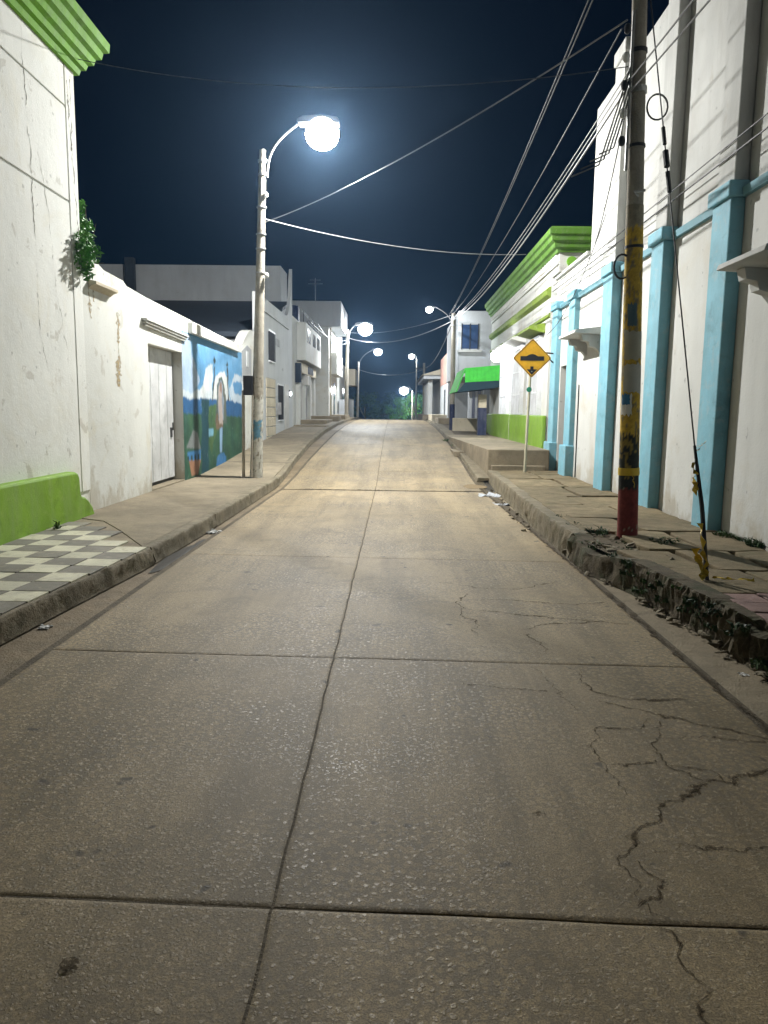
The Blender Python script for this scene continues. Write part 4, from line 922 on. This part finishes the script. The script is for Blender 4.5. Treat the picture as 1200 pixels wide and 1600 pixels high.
# speed bump sign
sg = thing('road_sign', 'yellow diamond road sign with black hump and arrow on a cream post', 'sign', (3.07, 17.32, .3))
sx, sy, sz = 3.135, 17.27, 2.93
sc = 17.3/16.3
MB().tube([(3.065, 17.32, .2), (3.12, 17.32, 2.9)], .032, 10).build('post', POSTW, sg, smooth=True)
def dia(r, rd=.04): return [(sx+p[0]*r, sz+p[1]*r) for p in ((-rd, -1+rd), (rd, -1+rd), (1-rd, -rd), (1-rd, rd), (rd, 1-rd), (-rd, 1-rd), (-1+rd, rd), (-1+rd, -rd))]
MB().prism(dia(.445), 'y', sy, sy+.006).build('plate', SIGNY, sg)
bd = MB(); o_, i_ = dia(.43), dia(.412); bd.add([(p[0], sy-.003, p[1]) for p in o_+i_], [(k, (k+1) % 8, 8+(k+1) % 8, 8+k) for k in range(8)]); bd.build('border', SIGNK, sg, recalc=False)
hump = [(-.27, -.055), (-.27, .045), (-.16, .045)]+[(-.13+.26*i/8, .045+.05*math.sin(math.pi*i/8)) for i in range(9)]+[(.16, .045), (.27, .045), (.27, -.055)]
MB().prism([(sx+p[0], sz+p[1]) for p in hump], 'y', sy-.004, sy-.0007).build('hump_symbol', SIGNK, sg)
arr = [(-.035, -.185), (.035, -.185), (.035, -.25), (.12, -.25), (.085, -.29), (0, -.375), (-.085, -.29), (-.12, -.25), (-.035, -.25)]
MB().prism([(sx+p[0], sz+p[1]) for p in arr], 'y', sy-.004, sy-.0007).build('arrow_symbol', SIGNK, sg)
MB().tube([(sx+.0, sy-.009, sz-.30), (sx, sy-.004, sz-.30)], .012, 8).build('bolt', STEEL, sg)
MB().tube([(3.09, 17.26, 2.22), (3.09, 17.28, 2.22)], .06, 14).build('sticker', flat('green_sticker', (.03, .25, .14), .5), sg)

# ------------------------------------------------------------------ overhead wires
def wire(p, q, sag, r, mat, label, n=24):
    p = Vector(p); q = Vector(q)
    pts = [p.lerp(q, i/n)+Vector((0, 0, -4*sag*(i/n)*(1-i/n))) for i in range(n+1)]
    return tag(MB().tube(pts, r, 5).build('overhead_wire', mat, recalc=False), label, 'wire', 'overhead wires')
PT = lambda z: (xx(z)-.12, py-.05, z)
wire((-2.82, 16.4, 5.72), (3.45, 20.5, 5.88), .22, .011, WIREM, 'pale wire crossing from the mural light pole to the green cornice')
wire((-2.82, 16.4, 5.66), (2.4, 8.45, 5.82), .18, .009, WIREM, 'slanting wire from the mural light pole up to the painted pole')
wire((-4.3, 10.5, 6.3), PT(5.35), .28, .005, WIRED, 'nearly level wire across the top of the sky to the painted pole')
for i, (za, zb, dx, lab) in enumerate(((5.15, 5.5, 0, 'thick pale bundle wire running down the right side, lowest of the bundle'), (5.3, 5.58, .05, 'second bundle wire from the painted pole to the navy-footed pole'), (5.45, 5.62, .1, 'third bundle wire from the painted pole to the navy-footed pole'), (5.75, 5.7, -.06, 'fourth higher wire from the painted pole to the navy-footed pole'), (6.3, 5.75, -.3, 'upper thin power wire left of the bundle on the right'), (6.6, 5.78, -.12, 'topmost thin power wire on the right'))):
    wire((xx(za)-.12+dx, py, za), (2.36+dx*.4, 31.9, zb), .42-.04*i, .014 if i == 0 else .008, WIREM if i < 3 else WIRED, lab)
for i, (za, ex, ez, lab) in enumerate(((5.1, 2.75, 5.6, 'pale wire leaving the painted pole overhead towards the viewer'), (5.22, 2.62, 5.95, 'second wire leaving the painted pole overhead towards the viewer'), (6.3, 2.2, 7.2, 'high wire leaving the painted pole overhead on the viewer side'))):
    wire((xx(za)-.1, py, za), (ex, -8, ez), .35, .009, WIREM if i < 2 else WIRED, lab)
wire((RC+.0, 14.1, 5.3), (3.72, 18.6, 3.6), .35, .008, WIRED, 'dark cable hanging from the hall wall to the blue corner pilaster')
wire(PT(5.0), (RW-.02, 15.6, 4.9), .2, .008, WIRED, 'service cable from the painted pole to the far end of the hall')
wire((RC+.01, -2, 4.75), (RC+.01, 18.6, 4.62), .04, .010, WIRED, 'dark cable running along the hall wall above the blue band')
wire((RC+.01, -2, 4.95), (RC+.01, 18.5, 4.75), .06, .008, WIRED, 'upper dark cable running along the hall wall above the blue band')
wire((2.4, 32, 5.5), (-2.85, 44, 5.9), .55, .02, WIREM, 'thick pale wire sagging between the navy-footed pole and the second left pole')
wire((2.4, 32, 5.75), (-2.85, 44, 6.2), .3, .012, WIREM, 'thinner pale wire just above the sagging one between far poles')
wire((2.4, 32, 5.4), (2.28, 60, 5.1), .5, .012, WIRED, 'wire from the navy-footed pole to the far right utility pole')
wire((2.44, 32, 5.6), (2.5, 60, 5.2), .5, .012, WIRED, 'second wire from the navy-footed pole to the far right utility pole')
wire((2.28, 60, 5.0), (-3.6, 72, 5.6), .5, .02, WIREM, 'far pale wire from the far right utility pole to the third left pole')
wire((-2.86, 44, 5.6), (-3.95, 38, 6.0), .45, .016, WIREM, 'pale looped wire from the second left pole to the balcony house')
wire((-2.86, 44, 5.75), (-4.3, 33, 6.2), .5, .012, WIREM, 'second looped wire from the second left pole over the balcony')
wire((-2.86, 16.4, 5.2), (X0+.05, 25.5, 5.3), .3, .008, WIRED, 'dark wire dropping from the mural light pole to the pale house')

# ------------------------------------------------------------------ trees past the crest
def tree(label, x, y, z0, hgt, rad, seed, mat, dense=1.0):
    t = thing('tree', label, 'tree', (x, y, z0), 'trees past the crest')
    rd = random.Random(seed); m = MB()
    m.tube([(x, y, z0-.2), (x+.1, y, z0+hgt*.35), (x-.05, y+.1, z0+hgt*.7)], [.22, .16, .06], 8)
    for k in range(5):
        a = rd.uniform(0, 6.28); m.tube([(x+.08, y, z0+hgt*.35), (x+math.cos(a)*rad*.4, y+math.sin(a)*rad*.4, z0+hgt*.6), (x+math.cos(a)*rad*.75, y+math.sin(a)*rad*.75, z0+hgt*.75)], [.09, .06, .02], 6)
    m.build('trunk', BARK, t)
    f = MB()
    for k in range(26):
        a = rd.uniform(0, 6.28); rr_ = rad*math.sqrt(rd.random())*.85; zz = z0+hgt*rd.uniform(.22, .95); s_ = (1-.5*abs((zz-z0)/hgt-.55))
        leaves(f, (x+math.cos(a)*rr_*s_, y+math.sin(a)*rr_*s_, zz), (rad*.3, rad*.3, rad*.22), int(95*dense), .13, seed*100+k)
    f.build('crown', mat, t, recalc=False)
tree('bright green tree lit by the low far lamp on the right', 2.6, 104, -1.0, 5.0, 2.2, 1, LEAF_F)
tree('mid green tree directly behind the low far lamp', .6, 109, -1.2, 4.8, 2.0, 2, LEAF_F, .8)
tree('dark tree at the left end of the far tree line', -4.6, 112, -1.3, 5.6, 2.6, 3, LEAF_D)
tree('dark low tree between the far lamp and the left tree', -2.2, 116, -1.5, 4.9, 2.3, 4, LEAF_D, 1.3)
tree('tall dim tree standing behind the others past the crest', -.5, 128, -2, 6.8, 3.2, 5, LEAF_D)
tree('dim tree behind the bright one at the right of the far trees', 4.2, 122, -1.7, 6.2, 2.6, 6, LEAF_D)
b = thing('far_house', 'tiny house with a pinkish roof showing between the far trees', 'house', (-1.2, 126, -2))
pbox('wall', GREYP, b, -2.4, .0, 124, 128, -2.2, .9); MB().prism([(-2.6, .9), (.2, .9), (-1.2, 1.7)], 'y', 123.8, 128.2).build('roof', plaster('dim_roof', (.22, .14, .12)), b)

# ------------------------------------------------------------------ weeds, rubble, litter
def blades(name, label, spots, mat, cat, seed):
    rd = random.Random(seed); m = MB()
    for (x, y, z, r, n, hh) in spots:
        for _ in range(n):
            a = rd.uniform(0, 6.28); q = r*math.sqrt(rd.random()); p = Vector((x+q*math.cos(a), y+q*math.sin(a)*1.4, z-.02))
            d_ = Vector((rd.gauss(0, .5), rd.gauss(0, .5), 1)).normalized(); L = hh*rd.uniform(.5, 1.2); s_ = d_.cross(Vector((rd.gauss(0, 1), rd.gauss(0, 1), 0))).normalized()*.006*rd.uniform(.7, 2)
            mid = p+d_*L*.55; tip = p+d_*L+Vector((rd.gauss(0, .3)*L, rd.gauss(0, .3)*L, -.2*L))
            m.add([p-s_, p+s_, mid+s_, mid-s_, tip], [(0, 1, 2, 3), (3, 2, 4)])
    return tag(m.build(name, mat, recalc=False), label, cat, kind='stuff')
sp_ = []
rd = random.Random(21)
for i in range(44):
    d = 3.2+3.9*rd.random()**.8; sp_.append((rk(d)+rd.uniform(-.05, .05), d, rd.uniform(.06, .29), .06, 22, .06))
for i in range(14):
    d = rd.uniform(7.3, 8.7); sp_.append((rk(d)+rd.uniform(.05, .55), d, .24, .08, 24, .08))
sp_ += [(2.45, 8.75, .29, .12, 60, .10), (2.95, 8.0, .3, .14, 70, .08), (3.1, 8.15, .3, .1, 40, .07), (3.85, 8.5, .3, .1, 60, .12), (3.9, 7.9, .3, .08, 60, .14), (3.9, 8.2, .3, .06, 40, .1), (2.3, 10.0, .3, .1, 40, .05), (2.3, 9.3, .3, .1, 40, .05)]
blades('weeds', 'weeds and moss growing out of the broken right kerb', sp_, LEAF_D, 'weeds', 3)
blades('grass_tuft', 'small tufts of weeds at the foot of the terrace by the gutter', [(2.05, 25, .5, .12, 60, .16), (2.0, 23.9, .4, .1, 40, .12), (1.95, 27, .6, .15, 60, .2)], LEAF_D, 'weeds', 4)
blades('plinth_weed', 'small dark weed at the foot of the lime green plinth', [(-4.2, 9.0, .2, .03, 16, .16)], LEAF_D, 'weeds', 5)
def stone(m, c, r, seed):
    rd = random.Random(seed); bm = bmesh.new(); sx_, sy_ = rd.uniform(.8, 1.5), rd.uniform(.8, 1.5); a = rd.uniform(0, 6.28)
    for _ in range(11):
        x, y, z = rd.uniform(-1, 1)*sx_, rd.uniform(-1, 1)*sy_, rd.uniform(-.55, .55)
        bm.verts.new((c[0]+r*(x*math.cos(a)-y*math.sin(a)), c[1]+r*(x*math.sin(a)+y*math.cos(a)), c[2]+r*(z+.25*x*rd.random())))
    g_ = bmesh.ops.convex_hull(bm, input=bm.verts); bm.verts.index_update()
    m.add([tuple(v.co) for v in bm.verts], [tuple(v.index for v in f.verts) for f in bm.faces]); bm.free()
m = MB(); rd = random.Random(8)
for i in range(34):
    d = rd.uniform(6.9, 8.8); x = rk(d)+rd.uniform(-.06, .6)*(1 if d < 8.7 else .3)
    zz = .02+.26*min(1, max(0, (x-rk(d)+.02)/.12)); stone(m, (x, d, zz), rd.choice([.015, .02, .03, .045, .06]), i)
for i in range(40):
    d = rd.uniform(4.0, 7.0); stone(m, (rk(d)-rd.uniform(.0, .1), d, .02), rd.choice([.015, .025, .04]), 200+i)
for i in range(60):
    d = rd.uniform(10, 17.5); stone(m, (rk(d)-rd.uniform(.0, .25), d, .01), rd.choice([.012, .02, .035]), 400+i)
tag(m.build('rubble', KERB, smooth=False), 'broken concrete rubble and stones along the right kerb', 'rubble', kind='stuff')
def litter(label, x, y, z, r, seed, mat=PAPER, flat_=.5):
    rd = random.Random(seed); m = MB(); n = 7
    def fn(u, v):
        q = Vector((u*4+seed, v*4, seed*1.3)); return (x+(u-.5)*2*r+.4*r*noise.noise(q*1.7), y+(v-.5)*2.2*r+.4*r*noise.noise(q*1.9+Vector((3, 3, 3))), z-.018+flat_*r*abs(noise.noise(q*1.3))+flat_*.4*r*noise.noise(q*4))
    m.grid(fn, n, n); return tag(m.build('litter', mat, recalc=False), label, 'litter', 'litter in the gutters')
litter('crumpled white paper at the left kerb by the checkered tiles', -2.72, 5.55, 0, .045, 1)
litter('white scrap at the left kerb beside the cracked kerb end', -2.5, 10.1, 0, .10, 2)
litter('large clear plastic bag scrap in the right gutter by the joint', 1.95, 15.0, 0, .2, 3, flat('clear_plastic', (.55, .58, .62), .25, .5))
litter('plastic scraps strewn just nearer than the plastic bag', 2.0, 13.6, 0, .13, 4, flat('grey_plastic', (.5, .52, .55), .3, .5))
litter('white scrap in the right gutter up by the terrace step', 1.85, 21.3, .1, .14, 5)
litter('small white scrap against the mossy right kerb', 2.35, 4.75, 0, .03, 6)
litter('dark curled leaf of rubbish on the right slab edge', 2.0, 4.45, .0, .05, 7, flat('dark_rubbish', (.1, .08, .05), .8))
litter('white scrap on the pavement between the blue pilasters', 3.2, 10.1, .3, .05, 8)
litter('pale wet scrap in the gutter below the broken kerb', 1.98, 7.7, .0, .07, 9, flat('wet_scrap', (.4, .4, .42), .2, .5))
litter('far white scrap along the right gutter line', 1.8, 19.0, .02, .12, 10)
# pothole patch / puddle stains in the left gutter
def blob(name, x, y, rx, ry, mat, z, parent, seed):
    m = MB(); n = 26; pts = [(x+rx*math.cos(a)*(1+.3*noise.noise(Vector((math.cos(a)*1.5, math.sin(a)*1.5, seed)))), y+ry*math.sin(a)*(1+.3*noise.noise(Vector((math.cos(a)*1.5, math.sin(a)*1.5, seed+5))))) for a in [2*math.pi*i/n for i in range(n)]]
    m.add([(p[0], p[1], gz(p[1])+z) for p in pts], [tuple(range(n))]); return tag(m.build(name, mat, parent), kind='stuff')
WET = flat('wet_grime', (.05, .047, .04), .35, .5)
blob('wet_patch', -2.52, 8.35, .10, .75, WET, -.014, road, 1)
blob('wet_patch', -2.48, 9.3, .05, .3, WET, -.013, road, 2)
blob('wet_patch', 2.12, 16.8, .12, 1.1, WET, -.008, road, 3)
blob('wet_patch', 1.8, 16.5, .25, .35, CRACK_S, .006, road, 4)
blob('oil_spot', -.98, 2.04, .03, .025, CRACK, .005, road, 5)
blob('oil_spot', .64, 2.95, .03, .025, HALO, .004, road, 6)

# ------------------------------------------------------------------ haze volume added to stand in for lens glow round the lamps
hz_ = MB().box(-510, 510, -70, 910, -8, 9.6).build('haze', NT('tmp_haze').m)
hm = bpy.data.materials.new('lamp_halo_haze'); hm.use_nodes = True; ht = hm.node_tree; ht.nodes.remove(ht.nodes['Principled BSDF'])
pv_ = ht.nodes.new('ShaderNodeVolumePrincipled'); pv_.inputs['Density'].default_value = HAZE; pv_.inputs['Color'].default_value = (.36, .62, 1, 1); pv_.inputs["Anisotropy"].default_value = .8
ht.links.new(pv_.outputs[0], ht.nodes['Material Output'].inputs['Volume']); hz_.data.materials[0] = hm
tag(hz_, 'thin haze added to put a glow round the street lamps', 'haze', kind='stuff')
